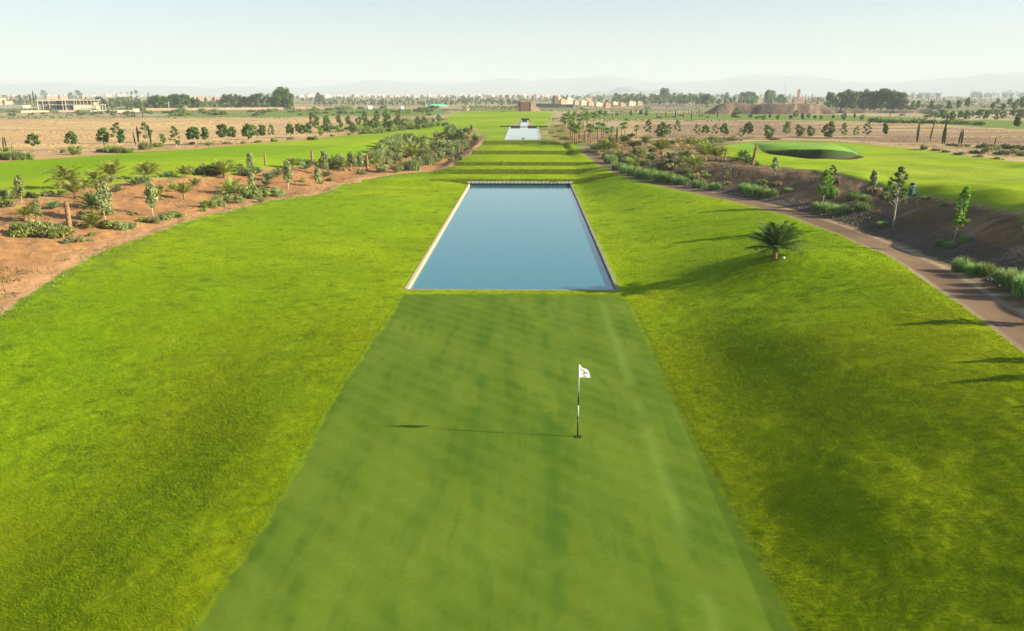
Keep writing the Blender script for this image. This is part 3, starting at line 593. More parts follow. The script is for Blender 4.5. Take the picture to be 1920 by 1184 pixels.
proto('canary', lambda i: palm(i, 52, -.08, 1.52, .62, .32, .055, 0, .15, 0, 'dategreen'), 1)
proto('agave', lambda i: palm(i, 18, .25, 1.35, .5, .10, .05, 0, .18, 0, 'agave'), 2)
proto('bushpalm', lambda i: palm(i, 30, .05, 1.4, .8, .12, .06, 0, .15, 4, ['date', 'dategreen'][i]), 2)
def drypalm(i):
    d = palm(i, 9, .2, 1.3, 1.5, .45, .035, [.05, -.04][i], .10, 5, 'datedry'); return d
proto('drypalm', drypalm, 2)
def fanpalm(i):
    g = G(); tg_ = G(); tr = .035; top = np.array([[0, .02, -.02][i], 0, .70]); tg_.tube([(0, 0, -.05), (top[0]*.4, 0, .35), tuple(top)], [tr*1.3, tr, tr*.9], 8)
    for k in range(17):
        az = k*2.39996; el = -.9+2.3*(k/16)+rnd(-.1, .1); d = np.array([math.cos(az)*math.cos(el), math.sin(az)*math.cos(el), math.sin(el)]); c = top+d*rnd(.10, .14)
        s = np.array([-math.sin(az), math.cos(az), 0]); n = np.cross(s, d); qs = [[top-s*.004, top+s*.004, c+s*.004, c-s*.004]]; R = rnd(.13, .17)
        for j in range(11):
            a = -1.25+2.5*j/10; v = d*math.cos(a)+s*math.sin(a); w = np.cross(v, n); tip = c+v*R*(1-.15*abs(a))-np.array([0, 0, .03])*abs(a)
            qs.append([c, c+v*R*.55-w*.016, tip, c+v*R*.55+w*.016])
        g.addq(qs)
    return {'crown': mesh_of(g, 'crown', M['fan']), 'trunk': mesh_of(tg_, 'trunk', M['palmtrunk'], True), '_h': 1.0}
proto('fanpalm', fanpalm, 3)
def skinny(i):
    g = G(); tg_ = G(); tg_.tube([(0, 0, -.02), (.01, 0, .5), (0, 0, .87)], [.016, .012, .011], 6)
    for k in range(22):
        az = k*2.39996; frond(g, (0, 0, .87), az, -.7+2.1*(k/21), .15, 1.3, .22, 5)
    return {'crown': mesh_of(g, 'crown', M['far']), 'trunk': mesh_of(tg_, 'trunk', M['trunkdark'], True), '_h': 1.0}
proto('skinny', skinny, 2)
def stump(i):
    g = G(); lean = [0, .0, .16][i]; R = [.10, .085, .08][i]; P = [(lean*t, 0, t) for t in (-.05, .0, .12, .35, .6, .85, 1.)]; RR = [R*1.3, R*1.2, R, R*.95, R*.93, R*.9, R*.72]
    g.tube(P, RR, 10)
    for k in range(60):
        a = rnd(0, 6.28); h = rnd(.02, .95); o_ = np.array([math.cos(a), math.sin(a), 0]); b = np.array([lean*h, 0, h])+o_*R*.93; t = b+o_*R*.3+np.array([0, 0, R*.5]); s = np.array([-o_[1], o_[0], 0])*R*.22; g.addq([[b-s, b+s, t+s*.5, t-s*.5]])
    t2 = G()
    for k in range(7): frond(t2, (lean, 0, .98), rnd(0, 6.28), rnd(.8, 1.4), .09, .5, .25, 4)
    return {'trunk': mesh_of(g, 'trunk', M['palmtrunk'], True), 'regrowth': mesh_of(t2, 'regrowth', M['datedry']), '_h': 1.0}
proto('stump', stump, 3)
def sapling(i, mat, bark, clumps, trunkh, n, size, squash=.8, tr=.014, br=5, rad=(.08, .14), spread=.2, wob=.02):
    g = G(); t = G(); ps = [(0, 0, -.04)]+[(rnd(-wob, wob)*k, rnd(-wob, wob)*k, h) for k, h in enumerate((trunkh*.5, trunkh, trunkh+(1-trunkh)*.5), 1)]
    t.tube(ps, [tr*1.2, tr, tr*.85, tr*.5], 6); cs = []; rs = []
    for k in range(clumps):
        a = k*2.4+rnd(-.4, .4); h = trunkh+(.96-trunkh)*(k+.6)/clumps; r = spread*math.sin(min(1, (h-trunkh)/(1-trunkh)+.22)*math.pi*.86)*rnd(.5, 1.15)
        c = (math.cos(a)*r, math.sin(a)*r, min(h, .95)); cs.append(c); rs.append(rnd(*rad))
        if k < br*2: t.tube([(0, 0, max(trunkh*.85, h-.18)), (c[0]*.9, c[1]*.9, c[2])], [tr*.55, tr*.2], 4, False)
    leafcloud(g, cs, rs, n, size, squash)
    return {'crown': mesh_of(g, 'crown', M[mat]), 'trunk': mesh_of(t, 'trunk', M[bark], True), '_h': 1.0}
proto('olive', lambda i: sapling(i, 'olive', 'barkpale', 13, .30, 1150, .042, 1.15, .014, 6, (.07, .13), [.16, .13, .2][i]), 3)
proto('round', lambda i: sapling(i, 'round', 'barkpale', [9, 8, 10, 9][i], .36, 650, .075, .72, .016, 6, (.11, .17), [.24, .17, .28, .30][i]), 4)
proto('loose', lambda i: sapling(i, 'loose', 'barkpale', [11, 10, 12][i], .25, 460, .06, .6, .013, 8, (.07, .12), [.26, .3, .24][i]), 3)
proto('yellow', lambda i: sapling(i, 'bright', 'barkpale', 8, .26, 420, .07, .8, .014, 4, (.12, .18), .22), 2)
proto('leafy', lambda i: sapling(i, 'round', 'trunkdark', 12, .10, 800, .07, .9, .016, 4, (.12, .20), [.3, .36][i]), 2)
def sidetree(i):       # tall thin stems with sparse lime crowns beside the path
    g = G(); t = G(); lx = [.03, -.02, .09][i]; th = [.30, .42, .30][i]
    t.tube([(0, 0, -.04), (lx*.25, .01, .3), (lx*.6, -.01, .6), (lx, 0, .92)], [.016, .013, .010, .005], 7); cs = []; rs = []
    n = [46, 40, 34][i]
    for k in range(n):
        h = th+(1-th)*(k+.5)/n; a = k*2.4+rnd(-.5, .5); env = math.sin(min(1, (h-th)/(1-th)*.85+.2)*math.pi)**.7; r = [.20, .17, .13][i]*env*rnd(.4, 1.15)
        c = (lx*h+math.cos(a)*r, math.sin(a)*r, min(.985, h)); cs.append(c); rs.append(rnd(.025, .06)*[1.3, .8, .85][i]); t.tube([(lx*h*.9, 0, max(.1, h-.10)), c], [.006, .002], 4, False)
    leafcloud(g, cs, rs, [2600, 1500, 1600][i], .027, .6, 1.0, 0, .15, 1.9)
    return {'crown': mesh_of(g, 'crown', M['bright'] if i != 1 else M['loose']), 'trunk': mesh_of(t, 'trunk', M['barkpale'], True), '_h': 1.0}
proto('sidetree', sidetree, 3)
def cypress(i):
    g = G(); t = G(); t.tube([(0, 0, -.03), (0, 0, .3)], [.012, .010], 6); n = 520; h = RNG.random(n)
    lean = [.0, .08, -.07, .2][i]; R = [.055, .045, .05, .04][i]*np.sin(np.clip(h*.92+.07, 0, 1)*np.pi)**.6*(.75+.5*RNG.random(n)); a = RNG.random(n)*6.283
    p = np.stack([np.cos(a)*R+lean*h**1.3, np.sin(a)*R, .06+.94*h], 1); u = np.stack([np.cos(a), np.sin(a), np.zeros(n)], 1)
    s = np.stack([-np.sin(a), np.cos(a), np.zeros(n)], 1)*.014; up = np.array([0, 0, .05])+u*.012; g.addq(np.stack([p-s, p-up*.4, p+s, p+up], 1))
    return {'crown': mesh_of(g, 'crown', M['cyp']), 'trunk': mesh_of(t, 'trunk', M['trunkdark'], True), '_h': 1.0}
proto('cypress', cypress, 4)
def blade_tuft(i, mat, n, wid, lean, hvar=.5, w=.02, name='blades', ell=1.):     # width = wid * height
    a = RNG.random(n)*6.283; r = np.sqrt(RNG.random(n)); bx = np.cos(a)*r*wid*.42; by = np.sin(a)*r*wid*.42*ell
    hh = (1-hvar*RNG.random(n))*(1-.5*r**2.2); la = a+RNG.normal(size=n)*.9; L = lean*(.25+RNG.random(n))*hh
    tx = bx+np.cos(la)*L; ty = by+np.sin(la)*L; sx = -np.sin(la)*w*.5; sy = np.cos(la)*w*.5
    mx = bx+np.cos(la)*L*.35; my = by+np.sin(la)*L*.35; z0 = np.full(n, -.05)
    q1 = np.stack([np.stack([bx-sx, by-sy, z0], 1), np.stack([bx+sx, by+sy, z0], 1), np.stack([mx+sx, my+sy, hh*.6], 1), np.stack([mx-sx, my-sy, hh*.6], 1)], 1)
    q2 = np.stack([np.stack([mx-sx, my-sy, hh*.6], 1), np.stack([mx+sx, my+sy, hh*.6], 1), np.stack([tx+sx*.2, ty+sy*.2, hh], 1), np.stack([tx-sx*.2, ty-sy*.2, hh], 1)], 1)
    g = G(); g.addq(np.concatenate([q1, q2])); return {'_self': mesh_of(g, name, M[mat]), '_h': 1.0}
proto('ograss', lambda i: blade_tuft(i, 'ograss', 900, 1.35, .34, .45, .024), 3)
def shrubm(i, mat, n=1300, size=.075, asp=1.0):
    g = G(); cs = [(rnd(-.5, .5)*asp, rnd(-.5, .5)*asp, rnd(.15, .55)) for _ in range(9)]; rs = [rnd(.22, .38) for _ in cs]; leafcloud(g, cs, rs, n, size, .85, .8, 0, .4, 2.4)
    return {'_self': mesh_of(g, 'shrub', M[mat]), '_h': .85}
proto('shrub', lambda i: shrubm(i, 'shrub'), 3); proto('sage', lambda i: shrubm(i, 'shrubg', 1400, .065), 3); proto('dryshrub', lambda i: shrubm(i, 'dryshrub', 420, .10), 2)
proto('sagegrass', lambda i: blade_tuft(i, 'shrubg', 650, 1.5, .4, .4, .035), 3); proto('drygrass', lambda i: blade_tuft(i, 'dryshrub', 380, 1.7, .5, .5, .035), 2); proto('scrub', lambda i: shrubm(i, 'scrub', 300, .16, 1.4), 3)
proto('lowweed', lambda i: shrubm(i, 'shrub', 260, .15, 2.0), 2)
def bigtree(i, mat='far', n=2600, asp=1.0, cl=26, base=.02):
    g = G(); t = G(); t.tube([(0, 0, -.03), (0, 0, .5)], [.03, .02], 7); cs = []; rs = []
    for k in range(cl):
        a = rnd(0, 6.28); h = base+.12+rnd(0, 1)*(.80-base); env = math.sin(min(1, (h-base)*.80+.28)*math.pi*.93)**.6; r = .36*asp*env*math.sqrt(rnd(.1, 1)); cs.append((math.cos(a)*r, math.sin(a)*r, h)); rs.append(rnd(.10, .17))
    leafcloud(g, cs, rs, n, .045, 1., .4)
    for k in range(5): t.tube([(0, 0, .25), (cs[k][0], cs[k][1], cs[k][2])], [.012, .004], 4, False)
    return {'crown': mesh_of(g, 'crown', M[mat]), 'trunk': mesh_of(t, 'trunk', M['trunkdark'], True), '_h': 1.0}
proto('bigtree', lambda i: bigtree(i, 'far', 2200, [1., .8, 1.15][i]), 3)
proto('wide', lambda i: bigtree(i, 'round', 6500, 1.3, 80), 1)
proto('windbreak', lambda i: bigtree(i, 'round', 1500, [1.0, .85, 1.1][i], 20, .0), 3)
proto('lollipop', lambda i: sapling(i, 'round', 'trunkdark', 9, .30, 700, .07, 1.0, .018, 4, (.13, .19), .17), 2)
# ------------------------------------------------------------------ placing
PLACED = []      # (obj, zone key, px, pyb, hpx, desc)
def put(kind, px, py, hpx, name, cat, var=None, wpx=None, lean=None, dz=0, rot=None, pos=None):
    L = PROTO[kind]; i = random.randrange(len(L)) if var is None else var % len(L); parts, hh = L[i]
    x, y, z = W(px, py) if pos is None else pos
    s = hpx*pxm(x, y, z)/math.cos(TH*.6)/hh if hpx > 0 else -hpx
    sx = s if wpx is None else wpx*pxm(x, y, z)/1.35
    rz = rnd(0, 6.28) if rot is None else rot
    if '_self' in parts:
        o = bpy.data.objects.new(name, parts['_self']); C.objects.link(o)
    else:
        o = bpy.data.objects.new(name, None); o.empty_display_size = .2; C.objects.link(o)
        for pn, me in parts.items():
            c = bpy.data.objects.new(pn, me); C.objects.link(c); c.parent = o
    o.location = (x, y, z-.02+dz); o.rotation_euler = (0, 0, rz) if lean is None else (0, lean, 0); o.scale = (sx, sx, s); o['category'] = cat
    return o
ORD = 'first second third fourth fifth sixth seventh eighth ninth tenth eleventh twelfth thirteenth fourteenth fifteenth sixteenth seventeenth eighteenth nineteenth twentieth'.split()
TENS = {20: 'twenty', 30: 'thirty', 40: 'forty', 50: 'fifty', 60: 'sixty', 70: 'seventy'}
def ordw(n):
    if n <= 20: return ORD[n-1]
    t = n//10*10
    return TENS[t]+'-'+ORD[n-t-1] if n > t else TENS[t][:-1]+'ieth'
def row(kind, name, cat, desc, place, items, group=None, order=True, **kw):
    """items: (px, py_base, height_px[, opts]); label: ordinal + description + place"""
    its = sorted(items, key=lambda a: a[0]); hs = [a[2] for a in its]; n = len(its)
    for k, it in enumerate(its):
        op = dict(kw); d = desc
        if len(it) > 3: op.update(it[3])
        lab = op.pop('lab', None); d = op.pop('desc', desc); kd = op.pop('kind', kind)
        o = put(kd, it[0], it[1], it[2], name, cat, **op)
        if lab is None:
            if n == 1: lab = f'{d} {place}'
            elif order: lab = f'{ordw(k+1)} {d} from left {place}'
            else: lab = f'{d} {place}'
        o['label'] = lab
        if len(lab.split()) > 16: print('LONG', lab)
        if group: o['group'] = group
LB = 'in the orange soil bed'; RB = 'on the dark soil bank'
# hero palm
o = put('canary', 1452, 487, 76, 'date_palm', 'palm', rot=.6); o['label'] = 'bushy dark green date palm alone on the grassy mound'
row('date', 'date_palm', 'palm', 'arching yellow palm', 'along the back rim of the orange bed', [(129, 353, 52, dict(var=3, wpx=None)), (182, 350, 42, dict(var=3)), (210, 342, 44, dict(var=1)), (276, 338, 42, dict(var=0)), (348, 334, 27, dict(var=0)), (421, 333, 40, dict(var=2)), (549, 317, 25, dict(var=0))], 'young date palms')
row('date', 'date_palm', 'palm', 'upright young palm', 'in the middle of the orange bed', [(140, 371, 38, dict(var=1)), (346, 374, 35, dict(var=1)), (435, 366, 36, dict(kind='bushpalm', var=0)), (48, 418, 40, dict(var=3)), (176, 391, 36, dict(kind='bushpalm', var=1)), (175, 426, 34, dict(kind='bushpalm', var=0)), (296, 374, 26, dict(var=3)), (323, 361, 20, dict(var=0))], 'young date palms')
row('date', 'date_palm', 'palm', 'palm rising from grey shrubs', 'between fairway and pool lawn', [(645, 320, 30, dict(var=3)), (775, 302, 38, dict(var=1)), (750, 317, 20, dict(kind='drypalm', var=0)), (797, 273, 18, dict(var=1)), (820, 274, 20, dict(var=0)), (832, 276, 30, dict(kind='fanpalm', var=0)), (858, 268, 24, dict(kind='bushpalm', var=1)), (740, 290, 20, dict(var=2)), (700, 312, 18, dict(var=0)), (712, 322, 16, dict(var=2))], 'young date palms')
row('agave', 'palm_seedling', 'palm', 'small blue-green palm seedling', LB, [(220, 358, 17), (256, 350, 19), (270, 344, 17), (100, 391, 20), (317, 333, 15), (365, 348, 16), (190, 345, 14), (500, 350, 16), (520, 332, 18), (505, 338, 18), (468, 331, 14), (612, 333, 15), (575, 318, 12)], 'palm seedlings')
row('stump', 'palm_stump', 'palm stump', 'bare pale palm trunk without crown', LB, [(131, 427, 47, dict(var=0)), (383, 329, 23, dict(var=1)), (498, 311, 23, dict(var=1)), (586, 311, 27, dict(var=0)), (689, 319, 28, dict(var=1)), (867, 287, 14, dict(var=2)), (693, 306, 20, dict(var=1))], 'palm stumps')
row('olive', 'olive_sapling', 'tree', 'silvery olive sapling with pale stem', LB, [(41, 380, 50), (72, 417, 42), (199, 417, 72, dict(var=0)), (287, 404, 62, dict(var=1)), (473, 358, 36), (470, 320, 36), (541, 356, 52, dict(var=1)), (597, 350, 36), (609, 327, 44), (676, 321, 36), (659, 318, 34), (716, 303, 32), (840, 262, 18), (884, 253, 18)], 'olive saplings')
sh = [(45, 442, 26), (64, 441, 30), (85, 442, 28), (106, 442, 25), (130, 455, 14), (148, 453, 12), (172, 441, 8), (5, 376, 20), (25, 372, 16), (205, 428, 16), (228, 430, 16), (247, 428, 12), (270, 414, 11), (290, 416, 13), (312, 411, 15), (330, 408, 14), (200, 404, 14), (160, 412, 16), (392, 390, 17), (415, 386, 19), (438, 380, 18), (470, 371, 22), (490, 379, 9), (482, 374, 14), (500, 368, 20), (522, 367, 16), (247, 402, 7), (620, 336, 7), (678, 326, 9), (170, 452, 6), (380, 396, 8), (565, 341, 8), (605, 344, 7), (300, 355, 8), (298, 333, 8)]
row('sage', 'shrub', 'shrub', 'low grey-green shrub', 'along the pool-lawn side of the orange bed', [(a, b, c*1.15, dict(wpx=c*1.75, kind='sage' if k % 3 else 'shrub')) for k, (a, b, c) in enumerate(sh)], 'shrubs in the orange bed')
sh2 = [(368, 327, 16), (395, 327, 18), (405, 328, 14), (445, 322, 14), (460, 330, 12), (120, 364, 10), (90, 369, 12), (60, 372, 12), (155, 352, 16), (200, 342, 15), (10, 386, 12), (475, 320, 14), (570, 310, 12), (582, 310, 10), (630, 316, 22), (640, 308, 20)]
row('sage', 'shrub', 'shrub', 'rounded shrub', 'on the fairway rim of the orange bed', [(a, b, c*1.1, dict(wpx=c*1.9, kind=('sage', 'scrub', 'shrub')[k % 3])) for k, (a, b, c) in enumerate(sh2)], 'shrubs on the rim of the bed')
sh3 = [(705, 306, 24, 'sagegrass'), (716, 324, 14, 'sage'), (735, 308, 24, 'sage'), (745, 324, 16, 'sage'), (772, 319, 22, 'sagegrass'), (800, 307, 20, 'sagegrass'), (822, 305, 22, 'sage'), (812, 285, 24, 'sagegrass'), (830, 288, 24, 'sage'), (850, 288, 24, 'sagegrass'), (840, 296, 20, 'sage'), (865, 284, 22, 'sagegrass'), (740, 284, 24, 'sagegrass'), (762, 278, 22, 'sage'), (790, 272, 18, 'shrub'), (735, 273, 20, 'sagegrass'), (723, 278, 20, 'sagegrass'),
       (880, 256, 14, 'yellow'), (870, 262, 14, 'sage'), (895, 262, 12, 'sage'), (785, 292, 24, 'shrub'), (760, 296, 24, 'shrub'), (800, 296, 20, 'sagegrass'), (842, 250, 18, 'shrub'), (825, 262, 16, 'sage'), (850, 262, 18, 'shrub'), (715, 290, 22, 'shrub'), (680, 312, 16, 'shrub'), (660, 312, 16, 'sage'), (725, 300, 22, 'sagegrass'), (780, 310, 18, 'sage'), (745, 262, 12, 'sagegrass'), (765, 262, 14, 'sage'), (865, 300, 8, 'sage'), (845, 304, 8, 'sage'), (700, 297, 18, 'sage'), (860, 252, 12, 'sage'), (873, 250, 12, 'shrub')]
row('sage', 'shrub', 'shrub', 'billowing grey-green shrub', 'in the thicket left of the grass terraces', [(a, b, c*1.1, dict(wpx=c*1.5 if k != 'yellow' else None, kind=k)) for a, b, c, k in sh3], 'shrubs in the thicket')
# row of round saplings beyond the left fairway
row('round', 'round_sapling', 'tree', 'dark lollipop sapling', 'in the row between left fairway and golden field',
    [(65, 283, 31), (136, 281, 33), (196, 278, 36), (229, 279, 34), (356, 271, 28), (367, 272, 32), (387, 271, 30), (419, 269, 34), (436, 266, 27), (467, 271, 36), (493, 263, 27), (545, 259, 25), (559, 253, 20), (568, 259, 24), (578, 258, 26)], 'round saplings')
row('loose', 'thin_sapling', 'tree', 'pale loose-crowned sapling', 'in the row between left fairway and golden field', [(222, 271, 40), (275, 269, 38), (331, 278, 40), (480, 262, 26), (510, 260, 26)], 'pale saplings')
row('yellow', 'young_tree', 'tree', 'yellow-green young tree', 'beyond the left fairway', [(307, 273, 21), (602, 259, 19), (634, 248, 12), (655, 247, 10)], 'yellow-green saplings')
row('leafy', 'young_tree', 'tree', 'dark bushy young tree', 'at the near edge of the left fairway end', [(614, 249, 24), (589, 239, 24), (612, 232, 14), (635, 231, 15), (653, 234, 16), (673, 235, 15), (662, 250, 20), (688, 242, 18), (703, 244, 22), (728, 241, 25), (746, 239, 20), (684, 227, 14), (707, 225, 17), (722, 222, 12), (783, 235, 15), (795, 235, 15), (823, 229, 13), (812, 231, 9), (640, 240, 12), (748, 220, 12), (802, 213, 11)], 'bushy young trees')
row('cypress', 'cypress', 'cypress', 'slim dark cypress', 'beyond the left fairway', [(7, 281, 23, dict(var=1)), (12, 279, 21, dict(var=1)), (254, 273, 24, dict(var=2, rot=0)), (260, 269, 30, dict(var=0)), (284, 274, 38, dict(var=1, rot=3.1)), (253, 221, 12, dict(var=0)), (268, 221, 11, dict(var=0))], 'slim cypresses')
sh4 = [(8, 298, 20, 38), (28, 300, 16, 34), (50, 300, 14, 22), (120, 287, 8, 12), (145, 290, 15, 20), (188, 285, 7, 14), (208, 286, 14, 26), (225, 287, 12, 22), (245, 287, 9, 18), (273, 281, 15, 24), (297, 276, 8, 18), (361, 271, 5, 12), (393, 273, 6, 16), (425, 271, 5, 14), (455, 270, 5, 10), (484, 268, 5, 14), (515, 266, 7, 12), (545, 262, 5, 14), (580, 263, 7, 9), (591, 263, 8, 12), (624, 256, 4, 8), (656, 254, 5, 8), (690, 251, 8, 26), (710, 250, 9, 26), (730, 247, 9, 24), (750, 245, 10, 24), (775, 243, 10, 26), (800, 240, 8, 24), (815, 237, 8, 20), (835, 236, 7, 16), (690, 246, 8, 24), (655, 243, 6, 20), (640, 247, 7, 18), (670, 247, 7, 18), (600, 241, 5, 20), (625, 243, 6, 22), (710, 236, 8, 22), (735, 234, 8, 22), (762, 237, 9, 22), (760, 230, 8, 18)]
row('sage', 'shrub', 'shrub', 'shrub', 'on the far border of the left fairway', [(a, b, h_*1.2, dict(wpx=w_*1.05, kind='sagegrass' if k % 2 else 'shrub')) for k, (a, b, h_, w_) in enumerate(sh4)], 'border shrubs')
# small palms beyond the golden field
row('fanpalm', 'fan_palm', 'palm', 'small fan palm', 'beyond the left fairway near the green patch', [(a, b, h_) for a, b, h_ in ((725, 221, 17), (733, 221, 16), (741, 221, 14), (746, 223, 17), (751, 222, 18), (757, 223, 14), (763, 222, 17), (768, 222, 17), (779, 218, 14), (786, 219, 16), (795, 217, 14), (803, 216, 13), (690, 215, 13), (700, 214, 12), (713, 215, 14), (637, 212, 9), (661, 212, 10), (675, 213, 10))], 'distant small fan palms')
# fan palm grove right of the second pool
fp = [(1071, 263, 36), (1074, 266, 37), (1078, 270, 40), (1081, 271, 38), (1086, 262, 34), (1105, 268, 38), (1108, 269, 36), (1121, 263, 36), (1128, 262, 32), (1131, 260, 31), (1138, 264, 26), (1146, 264, 28), (1165, 257, 27), (1172, 259, 32), (1193, 261, 28), (1113, 237, 28), (1094, 243, 32), (1085, 243, 30), (1065, 243, 30), (1058, 240, 28), (1077, 240, 30), (1102, 240, 28), (1065, 231, 22), (1077, 230, 22), (1090, 229, 20), (1100, 231, 22), (1107, 227, 18), (1070, 250, 34), (1060, 248, 30), (1055, 244, 27), (1120, 226, 18), (1134, 224, 14)]
row('fanpalm', 'fan_palm', 'palm', 'lush fan palm', 'in the grove right of the second pool', fp, 'fan palm grove')
row('stump', 'palm_stump', 'palm stump', 'bare palm trunk', 'among the fan palms by the path end', [(1157, 271, 30, dict(var=1)), (1097, 265, 19, dict(var=0)), (1103, 274, 14, dict(var=1))], 'bare trunks in the grove')
rdp = [(1210, 273, 21, 'date', 0), (1207, 286, 12, 'drypalm', 0), (1239, 289, 30, 'date', 2), (1241, 308, 20, 'stump', 1), (1275, 313, 26, 'date', 3), (1272, 293, 30, 'drypalm', 1), (1296, 292, 28, 'drypalm', 0), (1321, 303, 38, 'date', 1), (1303, 319, 30, 'date', 0), (1168, 283, 22, 'drypalm', 0), (1144, 287, 24, 'date', 1), (1130, 285, 22, 'bushpalm', 0), (1200, 296, 20, 'date', 3), (1182, 314, 20, 'bushpalm', 0), (1224, 318, 22, 'drypalm', 1), (1343, 301, 28, 'date', 2), (1190, 290, 16, 'bushpalm', 0), (1218, 300, 14, 'agave', 0), (1160, 296, 16, 'bushpalm', 0), (1256, 300, 16, 'agave', 1), (1284, 302, 20, 'bushpalm', 1), (1331, 290, 26, 'bushpalm', 0), (1170, 270, 18, 'bushpalm', 1), (1311, 342, 22, 'drypalm', 0), (1145, 273, 18, 'bushpalm', 0), (1293, 276, 22, 'date', 0), (1313, 280, 24, 'date', 3), (1258, 283, 16, 'drypalm', 1)]
row('date', 'date_palm', 'palm', 'scruffy date palm', 'in the planting right of the path', [(a, b, c_*1.08, dict(kind=k, var=v, **({} if k != 'stump' else {}))) for a, b, c_, k, v in rdp], 'scruffy palms right of the path')
row('stump', 'palm_stump', 'palm stump', 'leaning pale palm trunk', 'at the edge of the right fairway', [(1358, 299, 20, dict(var=2, rot=0)), (1410, 310, 36, dict(var=2, rot=0))], 'leaning trunks')
row('agave', 'palm_seedling', 'palm', 'small palm seedling', 'beside the leaning trunk on the right fairway rim', [(1391, 299, 18, dict(kind='bushpalm')), (1402, 309, 20), (1419, 312, 9)], 'seedlings by leaning trunk')
o = put('sidetree', 1542, 385, 64, 'young_tree', 'tree', var=0); o['label'] = 'dense bright green young tree with pale stem on the dark soil bank'
o = put('sidetree', 1674, 425, 110, 'young_tree', 'tree', var=1, rot=2.8); o['label'] = 'tall slender sapling with thin feathery crown beside the dark green post'
o = put('sidetree', 1789, 453, 100, 'young_tree', 'tree', var=2, rot=.2); o['label'] = 'slender sapling with lime green leaning crown nearest the fairway slope'
row('loose', 'thin_sapling', 'tree', 'thin nearly bare sapling', RB, [(1452, 331, 34, dict(kind='olive', var=2)), (1364, 334, 22), (1635, 363, 42, dict(kind='olive', var=1)), (1561, 336, 26)], 'thin saplings')
gr = [(1145, 307, 20, 26), (1160, 319, 18, 26), (1175, 326, 20, 28), (1190, 330, 22, 28), (1205, 334, 22, 28), (1220, 337, 24, 30), (1237, 341, 24, 30), (1254, 343, 24, 30), (1270, 345, 20, 28), (1284, 346, 15, 22)]
row('ograss', 'grass_clump', 'grass clump', 'lush tall grass clump', 'in the long hedge beside the curving path', [(a, b, h_, dict(wpx=w_*1.15)) for a, b, h_, w_ in gr], 'hedge of tall grass')
gr = [(1312, 351, 17, 28), (1341, 355, 15, 22), (1396, 358, 17, 22), (1410, 362, 19, 26), (1427, 366, 20, 28), (1445, 369, 18, 26), (1479, 358, 8, 18), (1535, 393, 18, 28), (1552, 398, 22, 30), (1575, 402, 22, 34), (1620, 393, 17, 32), (1600, 373, 17, 24), (1560, 371, 22, 24), (1655, 425, 12, 22), (1622, 376, 14, 20), (1762, 461, 15, 18), (1780, 465, 15, 24), (1809, 453, 16, 20), (1803, 509, 32, 34), (1826, 515, 26, 32), (1848, 516, 28, 32), (1885, 528, 30, 36), (1905, 540, 42, 46), (1925, 552, 46, 50), (1366, 345, 6, 10)]
row('ograss', 'grass_clump', 'grass clump', 'feathery pale green grass clump', 'along the foot of the dark soil bank', [(a, b, h_, dict(wpx=w_*1.2)) for a, b, h_, w_ in gr], 'grass clumps on the bank')
sh5 = [(1657, 373, 15, 18), (1690, 374, 10, 12), (1737, 374, 6, 20), (1566, 343, 9, 14), (1770, 387, 5, 18), (1640, 360, 8, 26), (1130, 290, 10, 16), (1140, 298, 10, 16), (1117, 281, 12, 16), (1125, 292, 8, 14), (1150, 300, 10, 18), (1165, 305, 12, 20), (1180, 300, 12, 20), (1195, 308, 10, 18), (1210, 310, 12, 22), (1225, 300, 9, 16), (1240, 318, 14, 24), (1258, 318, 14, 24), (1290, 325, 10, 20), (1255, 308, 10, 18), (1320, 333, 12, 22), (1180, 272, 9, 22), (1192, 273, 9, 22), (1183, 257, 6, 14), (1140, 267, 8, 16), (1155, 278, 10, 20), (1225, 285, 8, 18), (1270, 330, 9, 22), (1297, 334, 8, 16), (1280, 290, 8, 18), (1305, 302, 9, 18), (1440, 352, 8, 26), (1425, 345, 8, 22), (1460, 345, 6, 24), (1340, 287, 8, 16), (1128, 275, 10, 16), (1255, 271, 8, 20), (1275, 268, 8, 20), (1300, 270, 9, 24), (1320, 272, 9, 22), (1345, 268, 7, 22)]
row('shrub', 'shrub', 'shrub', 'mixed shrub', 'among the plants right of the path', [(a, b, h_*1.15, dict(wpx=w_, kind=('shrub', 'dryshrub', 'sagegrass', 'scrub')[k % 4])) for k, (a, b, h_, w_) in enumerate(sh5)], 'mixed shrubs right of the path')
row('drygrass', 'dry_tuft', 'grass clump', 'straw-coloured tuft', 'between fan palms and terraces', [(1045, 258, 6, dict(wpx=16)), (1052, 248, 7, dict(wpx=16)), (1058, 262, 8, dict(wpx=18)), (1035, 250, 5, dict(wpx=14)), (1090, 268, 8, dict(wpx=16)), (1068, 270, 6, dict(wpx=14)), (1048, 238, 6, dict(wpx=16)), (1120, 272, 7, dict(wpx=16))], 'straw tufts')
# trees in front of the right dry field
rt = [(1215, 256, 29, 'loose'), (1240, 259, 26, 'leafy'), (1252, 259, 24, 'loose'), (1270, 252, 25, 'loose'), (1307, 258, 23, 'loose'), (1322, 257, 20, 'round'), (1340, 256, 21, 'loose'), (1357, 259, 25, 'round'), (1402, 259, 27, 'round'), (1440, 262, 24, 'leafy'), (1389, 262, 20, 'loose'), (1475, 259, 29, 'olive'), (1498, 257, 20, 'leafy'), (1519, 257, 18, 'leafy'), (1553, 259, 27, 'leafy'), (1581, 259, 26, 'loose'), (1604, 259, 20, 'loose'), (1624, 258, 26, 'loose'), (1659, 259, 24, 'round')]
row('round', 'young_tree', 'tree', 'green young tree', 'in the line before the grey dry field', [(a, b, c_*1.05, dict(kind=k)) for a, b, c_, k in rt], 'trees before the grey field')
cy = [(1719, 268, 34), (1744, 264, 25), (1750, 241, 18), (1766, 272, 41), (1770, 272, 30), (1797, 273, 28), (1802, 274, 29), (1864, 275, 18), (1774, 237, 21)]
